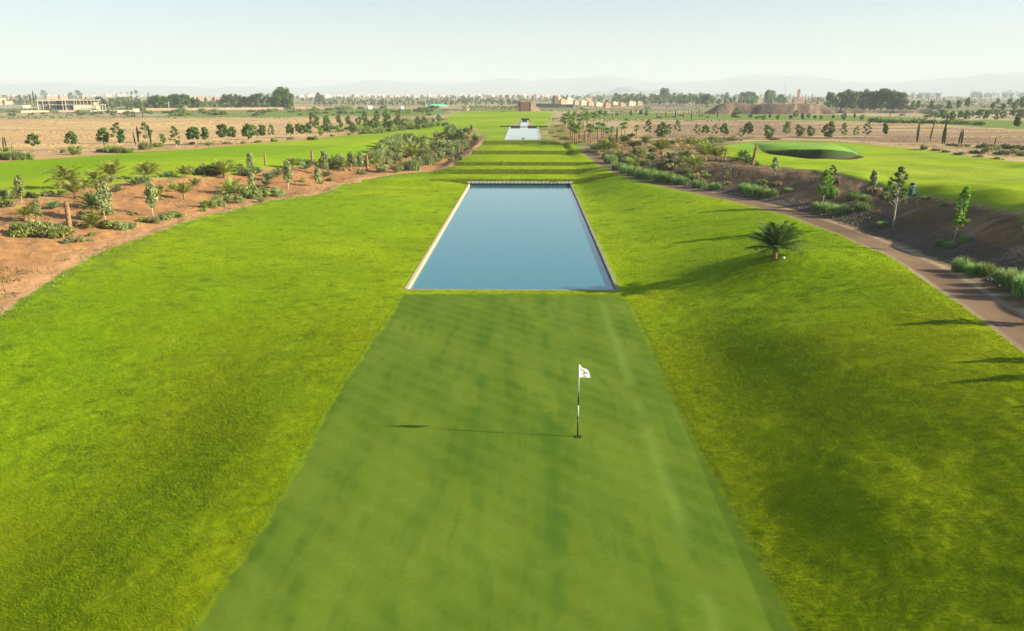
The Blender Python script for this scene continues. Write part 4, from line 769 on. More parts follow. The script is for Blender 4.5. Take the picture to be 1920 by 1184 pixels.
row('cypress', 'cypress', 'cypress', 'slender dark cypress', 'on the grey field at the far right', [(a, b, c_, dict(var=k % 2, rot=0)) for k, (a, b, c_) in enumerate(cy)], 'cypresses on the grey field')
cy = [(1231, 223, 11), (1248, 223, 13), (1266, 223, 15), (1281, 223, 11), (1296, 225, 16), (1310, 213, 9), (1329, 222, 9), (1650, 230, 11), (1668, 221, 9), (1689, 226, 6), (1713, 226, 8), (1083, 222, 10), (1345, 223, 13), (1148, 222, 9)]
row('cypress', 'cypress', 'cypress', 'tiny dark cypress', 'on the green strip behind the right fields', [(a, b, c_, dict(var=0)) for a, b, c_ in cy], 'tiny cypresses')
rr = [(1443, 224, 9), (1458, 225, 9), (1482, 227, 11), (1492, 220, 12), (1504, 228, 14), (1516, 222, 9), (1528, 226, 9), (1539, 225, 8), (1562, 225, 9), (1582, 225, 12), (1602, 225, 11), (1616, 226, 10), (1157, 221, 9), (1183, 217, 9), (1202, 218, 11), (1212, 218, 10), (1407, 225, 10), (1432, 226, 10), (1375, 225, 14), (1381, 217, 14), (1125, 218, 11), (1135, 218, 10), (1711+135, 227, 12), (1868, 225, 10), (1765, 229, 20), (1785, 228, 18), (1800, 227, 18), (1812, 224, 16), (1835, 222, 15), (1880, 223, 14), (1897, 222, 14), (1915, 222, 15), (1850, 221, 13)]
row('leafy', 'small_tree', 'tree', 'small round tree', 'along the green strip behind the right fields', [(a, b, c_, dict(kind='leafy' if k % 2 else 'round')) for k, (a, b, c_) in enumerate(rr)], 'small trees on green strip')
o = put('round', 1904, 246, 27, 'young_tree', 'tree', var=1); o['label'] = 'light round-topped tree with pale stem at the far right field edge'
sh6 = [(1733, 281, 9, 14), (1784, 274, 5, 16), (1800, 275, 5, 14), (1815, 275, 4, 12), (1840, 278, 8, 18), (1850, 289, 14, 20), (1868, 282, 8, 20), (1880, 291, 8, 22), (1905, 288, 8, 24), (1915, 293, 9, 26), (1890, 279, 7, 24), (1860, 277, 6, 20), (1828, 288, 7, 18), (1915, 281, 8, 20), (1383, 264, 4, 26), (1340, 262, 6, 20), (1360, 264, 5, 26), (1375, 261, 6, 14), (1450, 263, 5, 20), (1325, 264, 5, 18), (1755, 283, 4, 18), (1775, 286, 5, 16), (1800, 290, 5, 18), (1835, 296, 5, 18), (1870, 300, 5, 20)]
row('sage', 'shrub', 'shrub', 'dark low shrub', 'on the far rim of the right fairway', [(a, b, h_*1.2, dict(wpx=w_, kind=('shrub', 'scrub', 'dryshrub')[k % 3])) for k, (a, b, h_, w_) in enumerate(sh6)], 'shrubs behind right fairway')
hd = [(1640+k*14, 229.5+k*.35+rnd(-.5, .5), 5+rnd(0, 3), 20) for k in range(15)]
row('sage', 'shrub', 'shrub', 'green border shrub', 'between green strip and grey field at the right', [(a, b, h_*1.3, dict(wpx=w_*1.1, kind='shrub')) for a, b, h_, w_ in hd], 'border shrubs right')
# ------------------------------------------------------------------ distance: windbreaks, lone trees
wb = [(283, 204, 20), (291, 205, 24), (300, 205, 25), (309, 206, 24), (318, 206, 26), (327, 206, 28), (336, 207, 29), (345, 207, 27), (354, 207, 25), (363, 207, 23), (371, 207, 19), (378, 206, 15)]
row('windbreak', 'windbreak_tree', 'tree', 'dense green tree', 'in the first windbreak left of the big round tree', [(a, b, c_*1.05) for a, b, c_ in wb], 'first windbreak')
wb = [(424, 203, 23), (433, 203, 25), (442, 203, 24), (452, 203, 22), (462, 203, 21), (472, 203, 23), (482, 203, 24), (492, 203, 25), (501, 203, 23), (508, 203, 20)]
row('windbreak', 'windbreak_tree', 'tree', 'dense green tree', 'in the windbreak touching the big round tree', [(a, b, c_*1.05) for a, b, c_ in wb], 'second windbreak')
o = put('wide', 531, 206, 40, 'large_tree', 'tree', rot=1.); o['label'] = 'largest round bright green tree on the left horizon'
wb = [(1560, 204, 24), (1576, 205, 30), (1586, 205, 33), (1598, 206, 31), (1608, 206, 29), (1618, 206, 31), (1630, 206, 32), (1640, 207, 36), (1652, 207, 38), (1663, 207, 35), (1674, 208, 35), (1686, 208, 33), (1590, 200, 30), (1622, 201, 31), (1658, 202, 35), (1607, 201, 29)]
row('bigtree', 'eucalyptus_tree', 'tree', 'tall dark tree', 'in the big grove on the right horizon', wb, 'dark grove on the horizon')
o = put('bigtree', 1555, 202, 29, 'eucalyptus_tree', 'tree', var=0); o['label'] = 'lone oval tree just left of the big dark grove'
row('bigtree', 'tall_tree', 'tree', 'tall lone tree', 'standing above the right horizon', [(1392, 193, 19), (1402, 193, 20), (1411, 193, 19), (1439, 196, 25), (1246, 193, 26), (1241, 193, 20), (1325, 198, 22), (1318, 197, 17), (1362, 188, 14), (1256, 190, 12), (597, 193, 18), (603, 193, 14), (83, 184, 14), (148, 186, 16), (133, 186, 12), (1447, 190, 20), (1464, 196, 18)], 'lone horizon trees')
row('lollipop', 'round_tree', 'tree', 'dark round-headed tree', 'on the misty plain at the right', [(1711, 204, 13), (1721, 206, 16), (1746, 204, 14), (1778, 207, 15), (1796, 206, 16), (1813, 204, 18), (1870, 199, 13), (1892, 201, 15), (1860, 208, 14), (1880, 210, 15), (1900, 210, 17), (1915, 208, 24), (1905, 203, 15)], 'round-headed trees')
row('skinny', 'tall_palm', 'palm', 'tall thin date palm', 'on the left horizon', [(220, 186, 10), (228, 186, 12), (240, 186, 12), (249, 195, 22), (258, 197, 26), (505, 196, 20), (579, 188, 13), (662, 190, 12), (247, 188, 9)], 'tall palms on left horizon')
row('skinny', 'tall_palm', 'palm', 'thin palm', 'in the oasis before the town', [(842+int(11*k+rnd(-4, 4)), 195+rnd(-2, 2), rnd(10, 17)) for k in range(13)]+[(1093, 187, 9), (996, 187, 9), (1005, 187, 9), (1062, 192, 12)], 'palms before the town')
row('cypress', 'cypress', 'cypress', 'dark cypress', 'beside the unfinished building', [(40, 198, 18), (44, 198, 15), (30, 196, 13), (58, 198, 17), (65, 199, 26), (69, 199, 22), (50, 198, 16), (277, 194, 20)], 'horizon cypresses')
row('cypress', 'cypress', 'cypress', 'small dark cypress', 'around the pink minaret', [(1474+k*4+rnd(-1, 1), 188, rnd(9, 13)) for k in range(6)]+[(1505, 188, 10), (1510, 188, 11), (1520, 190, 14), (1516, 189, 9)], 'cypresses by minaret')
# low bushes and scrub on the plain (far, many)
def scat(zone, n, xr, yr, kinds, hr, place, name='bush', desc='far bush'):
    for k in range(n):
        px = rnd(*xr); py = yr[0]+(yr[1]-yr[0])*random.random()**1.2; h_ = rnd(*hr)
        o = put(random.choice(kinds), px, py, h_, name, 'shrub', wpx=h_*rnd(1.8, 3.2)); o['label'] = f'{desc} {place}'; o['group'] = zone
scat('scrub before the unfinished building', 34, (0, 260), (207, 219), ('scrub', 'shrub'), (2.5, 6), 'on the scrub strip before the unfinished building')
scat('bushes below the left windbreaks', 34, (260, 520), (208, 218), ('scrub', 'shrub'), (3, 7), 'on the strip below the left windbreaks')
scat('bushes beyond the golden field', 46, (500, 840), (203, 217), ('scrub', 'shrub', 'sage'), (3, 7.5), 'in the green strip beyond the golden field')
scat('bushes on the misty right plain', 40, (1690, 1920), (199, 222), ('scrub',), (2.5, 6), 'on the misty plain at the right')
scat('bushes right of the square fort', 30, (1050, 1440), (200, 224), ('scrub', 'shrub'), (2, 4.5), 'on the tan plain right of the square fort')
row('fanpalm', 'nursery_palm', 'palm', 'nursery palm', 'in the dense row left of the square fort', [(868+2.7*k, 209+rnd(-.6, .6), rnd(8, 12)) for k in range(40)], 'nursery palm row', order=False)
# ------------------------------------------------------------------ buildings
def pxbox(g, px0, px1, pyt, pyb, depth, mi=0, ref=None, ang=0.):
    pass
class B:
    """a building standing at photo column/row; local x to the right, y away, scale in metres"""
    def __init__(s, name, px, py, label, cat='building', group=None, rz=None):
        s.x, s.y, s.z = W(px, py); s.m = pxm(s.x, s.y, s.z); s.o = empty(name, (s.x, s.y, s.z), -math.atan2(s.x, s.y)+(.0 if cat in ('wall',) else .55 if cat == 'house' else .4) if rz is None else rz); tag(s.o, label, cat, group); s.g = {}
    def box(s, part, mat, x0, x1, h0, h1, y0=0, y1=None):      # x/h in photo pixels
        if y1 is None: y1 = y0+6
        g = G(); m = s.m; g.box(x0*m, x1*m, y0*m, y1*m, h0*m, h1*m); return g.build(part, M[mat], s.o)
    def multi(s, part, mat, L, parent=None):
        m = s.m
        def one(LL):
            g = G()
            for (x0, x1, h0, h1, y0, y1) in LL: g.box(x0*m, x1*m, y0*m, y1*m, h0*m, h1*m)
            return g.build(part, M[mat], s.o)
        if part in ('window', 'column', 'leg', 'pier', 'recess', 'porch', 'wall_run'):
            for q in L: one([q])
        else: return one(L)
b = B('unfinished_building', 71, 207, 'unfinished concrete two-storey building with open columns behind the golden field', rz=.38)
b.multi('roof_slab', 'cream', [(0, 106, 17.6, 19, 0, 14)]); b.multi('floor_slab', 'concrete', [(20, 106, 9.2, 10, 0, 14)])
b.multi('column', 'cream', [(x, x+.9, 0, 17.6, .1, .9) for x in (0.2, 9, 20, 42, 47)]+[(x, x+.8, 9.8, 17.6, .1, .9) for x in (62, 66, 72, 78, 84, 91, 96, 103)])
b.multi('back_wall', 'grey', [(1, 31, -1, 16, 8, 9), (46, 60, 0, 17, 6, 7)]); b.multi('wall', 'cream', [(60, 92, 0, 9, .6, 2), (94, 104, 0, 14, .8, 2), (98, 106, 0, 8, 0, .7)])
b.multi('recess', 'conc_dark', [(60, 100, 10.2, 17.3, 5, 6), (31, 45, 0, 17, 10, 11)]); b.multi('window', 'conc_dark', [(x, x+1.6, .8, 3.6, .5, .62) for x in (73, 77, 81, 85, 89)])
b.multi('porch', 'cream', [(106, 116, 9, 10, 0, 4), (114.6, 115.6, 0, 9, 0, 1), (109, 110, 0, 9, 0, 1)])
b = B('pink_house', 0, 197, 'terraced pink house at the left horizon edge'); b.multi('wall', 'pink', [(-20, 12, 0, 13, 0, 14), (12, 23, 0, 7, 0, 10), (4, 14, 6, 11, 3, 9)]); b.multi('window', 'conc_dark', [(x, x+1.5, 3, 6, -.15, .02) for x in (-4, 2, 7)])
b = B('perimeter_wall', 0, 204, 'long grey block wall in front of the pink house', 'wall'); b.multi('wall_run', 'grey', [(-60, 37, 0, 6.5, 0, 1)]); b.multi('end_wall', 'cream', [(37, 51, -.5, 6, -.4, 4)])
b = B('perimeter_wall', 40, 212, 'low cream wall in front of the unfinished building', 'wall'); b.multi('wall_run', 'cream', [(0, 46, 0, 4, 0, .6)])
b = B('perimeter_wall', 170, 212, 'long low cream wall right of the unfinished building', 'wall'); b.multi('wall_run', 'cream', [(0, 72, 0, 4.6, 0, .6), (72, 84, .4, 7, -1, 3)])
b = B('perimeter_wall', 110, 211, 'low reddish wall before the unfinished building', 'wall'); b.multi('wall_run', 'pink', [(0, 28, 0, 4, 0, .6)])
b = B('earth_wall', 255, 208, 'long tan earth wall below the left windbreaks', 'wall'); b.multi('wall_run', 'beige', [(0, 270, 0, 4.5, 0, 1)])
b = B('earth_wall', 553, 205.5, 'tan earth wall right of the big round tree', 'wall'); b.multi('wall_run', 'beige', [(0, 22, 0, 6, 0, 1), (22, 52, 0, 5, .3, 1), (52, 110, 0, 2.5, .3, 1)])
b = B('fort_building', 976, 209.5, 'square fort with brown front and stepped sunlit side beyond the pools', rz=.16)
b.multi('front_wall', 'brick', [(0, 19, 0, 17.5, 0, 30)]); b.multi('side_wall', 'beige', [(19.2, 25, 0, 18, -.8, 30)])
m_ = b.m; g = G(); V = [(25, 0, 0), (43, 0, 0), (25, 0, 12), (25, 26, 0), (43, 26, 0), (25, 26, 12)]; g.add([(v[0]*m_, v[1]*m_, v[2]*m_) for v in V], [(0, 1, 2), (3, 5, 4), (0, 2, 5, 3), (1, 4, 5, 2), (0, 3, 4, 1)]); g.build('stair_ramp', M['beige'], b.o)
b.multi('parapet', 'beige', [(0, 19, 17.5, 18.4, 0, 1), (25, 28, 11, 13, -.3, 2), (31, 34, 7.5, 9, -.3, 2)])
b = B('white_shed', 690, 205, 'larger white shed on the plain beyond the young palms'); b.multi('wall', 'white', [(0, 9.5, 0, 4.6, 0, 6)]); b.multi('roof', 'white', [(-.3, 9.8, 4.6, 5.6, -.3, 6.3)])
b = B('white_shed', 752, 204.5, 'smaller white shed on the plain beyond the young palms'); b.multi('wall', 'white', [(0, 6, 0, 3.6, 0, 5)]); b.multi('roof', 'white', [(-.3, 6.3, 3.6, 4.5, -.3, 5.3)])
b = B('small_house', 873, 207.5, 'small cream cube house left of the palm nursery'); b.multi('wall', 'cream', [(0, 5, 0, 7, 0, 5), (5, 8, 0, 6.5, 1, 5)]); b.multi('door', 'conc_dark', [(1.4, 2.6, 0, 3.4, -.15, .02)])
b = B('long_shed', 799, 201, 'long low building with turquoise roof at the horizon'); b.multi('roof', 'teal', [(0, 46, 1.5, 3.6, 0, 10), (10, 40, 3.6, 4.6, 2, 8)]); b.multi('wall', 'beige', [(.5, 45.5, 0, 1.5, .4, 9)])
# walled estate
hs = [(1040, 195, 9, 15, 'brick'), (1052, 196, 14, 10, 'beige'), (1064, 195, 12, 13, 'cream'), (1078, 197, 13, 8, 'beige'), (1090, 198, 14, 10, 'cream'), (1104, 199, 12, 9, 'beige'), (1118, 200, 14, 8, 'cream'), (1136, 202, 10, 9, 'pink'), (1150, 200, 10, 9, 'cream'), (1164, 200, 10, 7, 'beige'), (1180, 199, 14, 9, 'cream'), (1196, 198, 10, 8, 'beige'), (1205, 195, 14, 9, 'cream'), (1225, 194, 10, 6, 'pink'), (1045, 188, 12, 6, 'cream'), (1098, 190, 12, 6, 'beige'), (1128, 189, 9, 6, 'cream'), (1150, 190, 9, 5, 'beige'), (1182, 190, 8, 6, 'cream'), (1240, 196, 8, 4, 'pink')]
for k, (px, py, w_, h_, mt_) in enumerate(sorted(hs)):
    b = B('estate_house', px, py, f'{ordw(k+1)} flat-roofed house from the left in the walled estate right of the fort', 'house', 'walled estate houses')
    b.multi('wall', mt_, [(0, w_, 0, h_*.8, 0, 8), (w_*.15, w_*.6, h_*.8, h_, 1, 6)]); b.multi('window', 'conc_dark', [(w_*f, w_*f+.9, h_*.35, h_*.55, -.12, .02) for f in (.2, .5, .75)])
b = B('perimeter_wall', 1208, 200.5, 'long bright white wall of the estate right of the fort', 'wall'); b.multi('wall_run', 'cream', [(0, 74, 0, 3.6, 0, .6)]); b.multi('pier', 'pink', [(x, x+2.6, 0, 6, .1, 2) for x in (4, 14, 24, 34, 46, 58)])
b = B('perimeter_wall', 1005, 202.5, 'dark estate wall directly right of the fort', 'wall'); b.multi('wall_run', 'conc_dark', [(0, 46, 0, 7.5, 0, 1), (46, 70, 0, 6, 0, 1)])
b = B('mosque', 1489, 193, 'pink mosque with tall square minaret on the right horizon')
b.multi('prayer_hall', 'pink', [(0, 23, 0, 7.5, 0, 12), (4, 18, 7.5, 9.5, 2, 10)]); b.multi('minaret', 'pink', [(6.6, 10.6, 7.5, 21, 1, 5)]); b.multi('balcony', 'brick', [(6, 11.2, 20.6, 21.6, .4, 5.6)]); b.multi('lantern', 'brick', [(7.6, 9.6, 21.6, 24, 2, 4), (8.2, 9.0, 24, 25.5, 2.6, 3.4)])
b.multi('window', 'conc_dark', [(x, x+1, 2, 4.5, -.15, .02) for x in (3, 8, 13, 18)]+[(8.2, 9, 14, 16.5, .88, 1.02)])
b = B('row_house', 1526, 190, 'low pinkish apartment row right of the minaret'); b.multi('wall', 'pink', [(0, 20, 0, 6, 0, 8), (2, 7, 6, 7.5, 0, 6), (11, 15, 6, 7.2, 0, 6)]); b.multi('window', 'conc_dark', [(x, x+1, 2, 4, -.12, .02) for x in (2, 5, 8, 11, 14, 17)])
b = B('quarry_plant', 1752, 190, 'distant cream plant tower with long sloping conveyor on the right', 'plant'); b.multi('tower', 'cream', [(4, 10, 3, 13, 0, 5), (2, 12, 13, 14.5, -.5, 5.5)]); b.multi('leg', 'metal', [(4, 4.8, 0, 3, 0, 1), (9.2, 10, 0, 3, 0, 1)])
g = G(); m_ = b.m; g.tube([(-24*m_, 0, 1*m_), (-8*m_, 0, 6*m_), (4*m_, 0, 11*m_)], [.5*m_]*3, 6); g.build('conveyor', M['concrete'], b.o)
for k, (px, py, w_, h_, mt_) in enumerate([(1730, 199, 14, 4, 'beige'), (1783, 197, 9, 5, 'cream'), (1760, 192, 16, 2.5, 'pink'), (1700, 191, 8, 3, 'cream'), (1414, 192, 12, 5, 'cream'), (1358, 193, 10, 3.5, 'beige'), (1796, 186, 8, 3, 'pink')]):
    b = B('farm_building', px, py, ('tan farm building below the conveyor', 'cream box building right of the conveyor', 'long pink low building behind the conveyor', 'tiny cream building left of the conveyor', 'cream building between the tall trees above the dark earth mound', 'beige farm house left of the dark earth mound', 'tiny pink house far right of the conveyor')[k], 'building')
    b.multi('wall', mt_, [(0, w_, 0, h_, 0, 6)]); b.multi('window', 'conc_dark', [(w_*f, w_*f+.8, h_*.3, h_*.65, -.12, .02) for f in (.2, .5, .8)])
# apartment blocks at the left, in front of the town
for k, (px, py, w_, h_) in enumerate([(88, 188, 24, 9), (113, 188, 14, 10), (155, 188, 12, 9), (48, 187, 16, 9), (355, 190, 16, 8), (372, 190, 14, 8.5), (387, 190, 15, 8), (403, 190, 9, 8), (416, 191, 8, 6), (8, 186, 26, 6)]):
    lab = ('wide apartment block above the unfinished building', 'pink apartment block above the unfinished building', 'grey apartment block at the right end of the unfinished building', 'pale block left of the unfinished building', 'leftmost pink apartment block between the two windbreaks', 'second pink apartment block between the two windbreaks', 'third pink apartment block between the two windbreaks', 'narrow pink apartment block between the two windbreaks', 'lowest pale block touching the second windbreak', 'hazy block behind the pink house')[k]
    b = B('apartment_block', px, py, lab, 'building', 'apartment blocks'); b.multi('wall', 'pink' if k % 2 else 'beige', [(0, w_, 0, h_*.85, 0, 8), (w_*.1, w_*.35, h_*.85, h_, 1, 5), (w_*.6, w_*.85, h_*.85, h_, 1, 5)])
    b.multi('window', 'conc_dark', [(x+.5, x+1.6, z_*h_, z_*h_+1.3, -.12, .02) for x in np.arange(0, w_-1.5, 2.6) for z_ in (.15, .40, .63)])
# the hazy town: many small flat houses
def town(n, xr, yr, seed):
    random.seed(seed)
    me = []
    for v in range(6):
        g = G(); w_, h_, d_ = rnd(9, 20), rnd(6, 12), rnd(8, 14); g.box(0, w_, 0, d_, -1, h_); g.box(w_*.2, w_*.55, d_*.2, d_*.7, h_, h_+rnd(2, 3.5)); gw = G()
        for x in np.arange(1.2, w_-2, 3.2):
            for z_ in np.arange(1.5, h_-1.5, 3.2): gw.box(x, x+1.4, -.12, .02, z_, z_+1.5)
        mt_ = ('pink', 'cream', 'beige')[v % 3]; me.append((mesh_of(g, 'wall', M[mt_]), mesh_of(gw, 'window', M['conc_dark'])))
    for k in range(n):
        px = rnd(*xr); py = rnd(*yr); x, y, z = W(px, py); a, w_ = random.choice(me)
        o = bpy.data.objects.new('town_house', None); C.objects.link(o); o.location = (x, y, z); o.rotation_euler = (0, 0, -math.atan2(x, y)+rnd(.3, .9)); s = rnd(.6, 1.1); o.scale = (s*1.2, s, s*.8)
        for nm_, q in (('wall', a),):
            c = bpy.data.objects.new(nm_, q); C.objects.link(c); c.parent = o
        tag(o, 'tiny pale flat-roofed house in the hazy town on the horizon', 'house', 'hazy town houses')
town(200, (560, 1040), (180.3, 183.5), 3); town(60, (1040, 1480), (180.3, 182.5), 4); town(26, (0, 420), (180.3, 182.5), 5)
random.seed(11)
# utility poles and masts
def pole(px, py, h_, lab, mt_='wood', r_=.13, cross=True, name='utility_pole'):
    x, y, z = W(px, py); hm = h_*pxm(x, y, z)/math.cos(TH*.9); r = empty(name, (x, y, z), rnd(-.6, .6)); tag(r, lab, 'pole', 'utility poles')
    g = G(); g.tube([(0, 0, -.3), (0, 0, hm)], [r_*1.25, r_], 8); g.build('post', M[mt_], r, True)
    if cross: g = G(); g.box(-.9, .9, -r_-.12, -r_-.0, hm-.7, hm-.55); g.build('crossarm', M['metal'], r)
for px, py, h_, lab in ((317, 206.5, 15, 'wooden pole in front of the first windbreak'), (73, 212.5, 22, 'pale pole at the corner of the unfinished building'), (517, 206, 28, 'pole before the big round tree'), (552.5, 207, 27, 'pole right of the big round tree'), (576, 206.5, 26, 'pole standing alone right of the earth wall'), (797.5, 206, 24, 'tall pole left of the turquoise roof'), (959, 203, 16, 'pole left of the square fort'), (1001, 192, 12, 'pole above the square fort'),
                        (1130, 200, 24, 'left one of two tall poles in the estate'), (1133.5, 200, 25, 'right one of two tall poles in the estate'), (1218, 197, 20, 'pole among the trees above the white wall'), (1704, 195, 12, 'pole left of the round-headed trees'), (1857, 196, 22, 'pole on the misty plain near the right border'), (1795, 190, 10, 'small pole right of the conveyor'), (888, 203, 18, 'pole above the palm nursery'), (1524, 192, 14, 'pole right of the minaret')):
    pole(px, py, h_, lab, 'cream' if px in (73, 317, 797.5) else 'wood', .16)
x, y, z = W(1470, 195); m_ = pxm(x, y, z); r = empty('lattice_mast', (x, y, z)); tag(r, 'tall lattice radio mast left of the pink minaret', 'mast')
g = G(); Hh = 39*m_
for a in range(3):
    c_, s_ = math.cos(a*2.094)*.55*m_, math.sin(a*2.094)*.55*m_; g.tube([(c_, s_, 0), (c_*.5, s_*.5, Hh)], [.11*m_, .07*m_], 5)
g.build('mast_leg', M['metal'], r); g = G()
for k in range(22):
    z0 = Hh*k/22; z1 = Hh*(k+1)/22
    for a in range(3):
        f0 = 1-.5*k/22; f1 = 1-.5*(k+1)/22; p = (math.cos(a*2.094)*.55*m_*f0, math.sin(a*2.094)*.55*m_*f0, z0); q = (math.cos((a+1)*2.094)*.55*m_*f1, math.sin((a+1)*2.094)*.55*m_*f1, z1); g.tube([p, q], [.06*m_]*2, 4, False)
g.build('lattice', M['metal'], r)
# fence of thin posts on the plain
for k in range(34):
    px = 1148+k*5.1; x, y, z = W(px, 214+k*.05); g = None
    if k == 0:
        g = G(); g.tube([(0, 0, -.2), (0, 0, 2.0)], [.10, .08], 6); fm = mesh_of(g, 'fence_post', M['trunkdark'])
    o = bpy.data.objects.new('fence_post', fm); C.objects.link(o); o.location = (x, y, z); tag(o, 'thin dark fence post in the line behind the green strip', 'fence post', 'fence posts')
# dark green post on the bank
x, y, z = W(1709, 369); r = empty('service_post', (x, y, z), .35); tag(r, 'dark green rounded service post at the fairway edge of the bank', 'service post')
hh = 25*pxm(x, y, z)*1.03; g = G(); w_ = .21; g.box(-w_, w_, -w_*.8, w_*.8, -.05, hh*.86); o = g.build('cabinet', M['darkgreen'], r); bm_ = o.modifiers.new('b', 'BEVEL'); bm_.width = .07; bm_.segments = 3
g = G(); g.tube([(0, 0, hh*.86), (0, 0, hh*.95), (0, 0, hh)], [w_*1.02, w_*.95, w_*.5], 14); g.build('cap', M['darkgreen'], r, True)
g = G(); g.box(-w_*1.3, w_*1.3, -w_*1.15, w_*1.15, -.1, .05); g.build('base_plinth', M['concrete'], r)
g = G(); g.box(-w_*.75, w_*.75, -w_*.8-.015, -w_*.8+.004, hh*.15, hh*.75); g.build('door', M['darkgreen'], r)
# sprinkler head / small ball on the mound
x, y, z = W(1469, 485.5); g = G(); th = np.linspace(0, 2*np.pi, 13)[:-1]
g.add([(x+.075*math.cos(a)*r_, y+.075*math.sin(a)*r_, z+h) for h, r_ in ((-.02, .8), (.06, 1), (.10, .6)) for a in th], [(i+12*j, (i+1) % 12+12*j, 12*(j+1)+(i+1) % 12, 12*(j+1)+i) for j in range(2) for i in range(12)]+[tuple(range(24, 36))])
o = g.build('valve_cap', M['stickw'], smooth=True); tag(o, 'small white valve cap in the grass right of the mound palm', 'valve cap')
# rubble strip along the path: countless stones, one object
g = G(); random.seed(5); st_ = RNG
for k in range(11000):
    Y_ = 24+100*random.random()**1.5; s_ = 1.55+2.3*random.random()**1.3*(1 if Y_ < 60 else .6); X_ = float(xpath(Y_))+s_/.93; z_ = ground(X_, Y_); r_ = rnd(.035, .085)
    vs = []
    for (a, b_, c2) in ((1, 0, 0), (0, 1, 0), (-1, 0, 0), (0, -1, 0), (0, 0, 1)):
        q = rnd(.7, 1.3)*r_; vs.append((X_+a*q, Y_+b_*q, z_+.02+c2*q*.6))
    g.add(vs, [(0, 1, 4), (1, 2, 4), (2, 3, 4), (3, 0, 4)])
o = g.build('rubble', M['rock']); tag(o, 'grey rubble strip between path and soil bank', 'stones', kind='stuff')
# earth mound on the right horizon
def hillmesh(name, label, pts, depth, mat, y0=None, seed=0, kind='structure', ny=14, rough=.25):
    """ridge profile read from the photograph: pts = (px, top py), base row y0; built as a mound with real depth"""
    x0_, yb, zb = W(pts[0][0], y0); rows_ = []; n = len(pts); g = G(); nx = 90; pxs = np.linspace(pts[0][0], pts[-1][0], nx); tops = np.interp(pxs, [p[0] for p in pts], [p[1] for p in pts])
    V = []
    for i in range(nx):
        x, y, z = W(pxs[i], y0); m = pxm(x, y, z); h_ = max(0, (y0-tops[i]))*m
        d = np.array([x, y])/math.hypot(x, y)
        for j in range(ny+1):
            t = j/ny; p = np.array([x, y])+d*depth*t; f = math.sin(min(1, t*2)*math.pi/2)**.9 if t < .5 else math.cos((t-.5)*math.pi)**.8 if t < 1 else 0
            hh = h_*f*(1+depth*.5*t/y)*(1-rough*.5+rough*float(fbm(p[0]/depth*5, p[1]/depth*5, seed, 4)) if 0 < t < 1 else 0)
            V.append((p[0], p[1], z-.3+hh))
    Fs = [(i*(ny+1)+j, (i+1)*(ny+1)+j, (i+1)*(ny+1)+j+1, i*(ny+1)+j+1) for i in range(nx-1) for j in range(ny)]
    g.add(V, Fs); o = g.build(name, M[mat], None, False); tag(o, label, 'hill', kind=kind); return o
hillmesh('earth_mound', 'long dark mound of dug earth on the right plain', [(1316, 214), (1330, 207), (1345, 198), (1362, 192.5), (1385, 194), (1400, 197), (1420, 197), (1440, 194.5), (1470, 196), (1500, 195), (1525, 196), (1540, 198), (1552, 203), (1565, 208)], 26, 'mound', 214.5, 3)
hillmesh('earth_mound', 'low dark earth bank under the big grove', [(1545, 212), (1560, 206), (1600, 206.5), (1650, 208), (1700, 207), (1755, 208), (1775, 212)], 18, 'mound', 213, 7)
# mountains far beyond the town
def mountain(name, label, pts, dist, depth, seed, rough=.5):
    nx, ny = 160, 26; pxs = np.linspace(pts[0][0], pts[-1][0], nx); tops = np.interp(pxs, [p[0] for p in pts], [p[1] for p in pts])
    g = G(); V = []
    for i in range(nx):
        d = ray(pxs[i], 178.0); d = d[:2]/np.linalg.norm(d[:2])
        for j in range(ny+1):
            t = j/ny; D = dist+depth*(t-.5); p = d*D; f = math.sin(t*math.pi)**1.3
            rz_ = float(fbm(p[0]/depth*6, p[1]/depth*6, seed, 5)); rd = 1-abs(2*rz_-1)
            h_ = (178-tops[i])*dist/F*1.04+10; V.append((p[0], p[1], ZT-2+max(0, h_)*f*(1-rough+rough*rd*1.1)))
    g.add(V, [(i*(ny+1)+j, (i+1)*(ny+1)+j, (i+1)*(ny+1)+j+1, i*(ny+1)+j+1) for i in range(nx-1) for j in range(ny)])
    o = g.build(name, M['hill'], None, True); tag(o, label, 'mountain', kind='structure'); return o
mountain('mountains', 'pale blue mountain range on the horizon', [(-600, 162), (0, 163), (120, 160), (260, 165), (430, 166), (560, 166), (640, 162), (700, 154), (760, 157), (850, 160), (900, 155), (950, 151), (1000, 155), (1050, 152), (1090, 150), (1130, 142), (1165, 147), (1200, 155), (1270, 157), (1340, 155), (1385, 148), (1420, 143), (1460, 146), (1520, 150), (1580, 156), (1660, 160), (1740, 156), (1820, 149), (1890, 144), (1960, 148), (2500, 150)], 9500, 2600, 5)
mountain('hills', 'low bare hills in front of the mountain range', [(1090, 182), (1110, 175), (1125, 170), (1140, 173), (1160, 166), (1180, 165), (1200, 169), (1220, 172), (1240, 168), (1265, 169), (1285, 174), (1310, 180)], 5600, 900, 9)
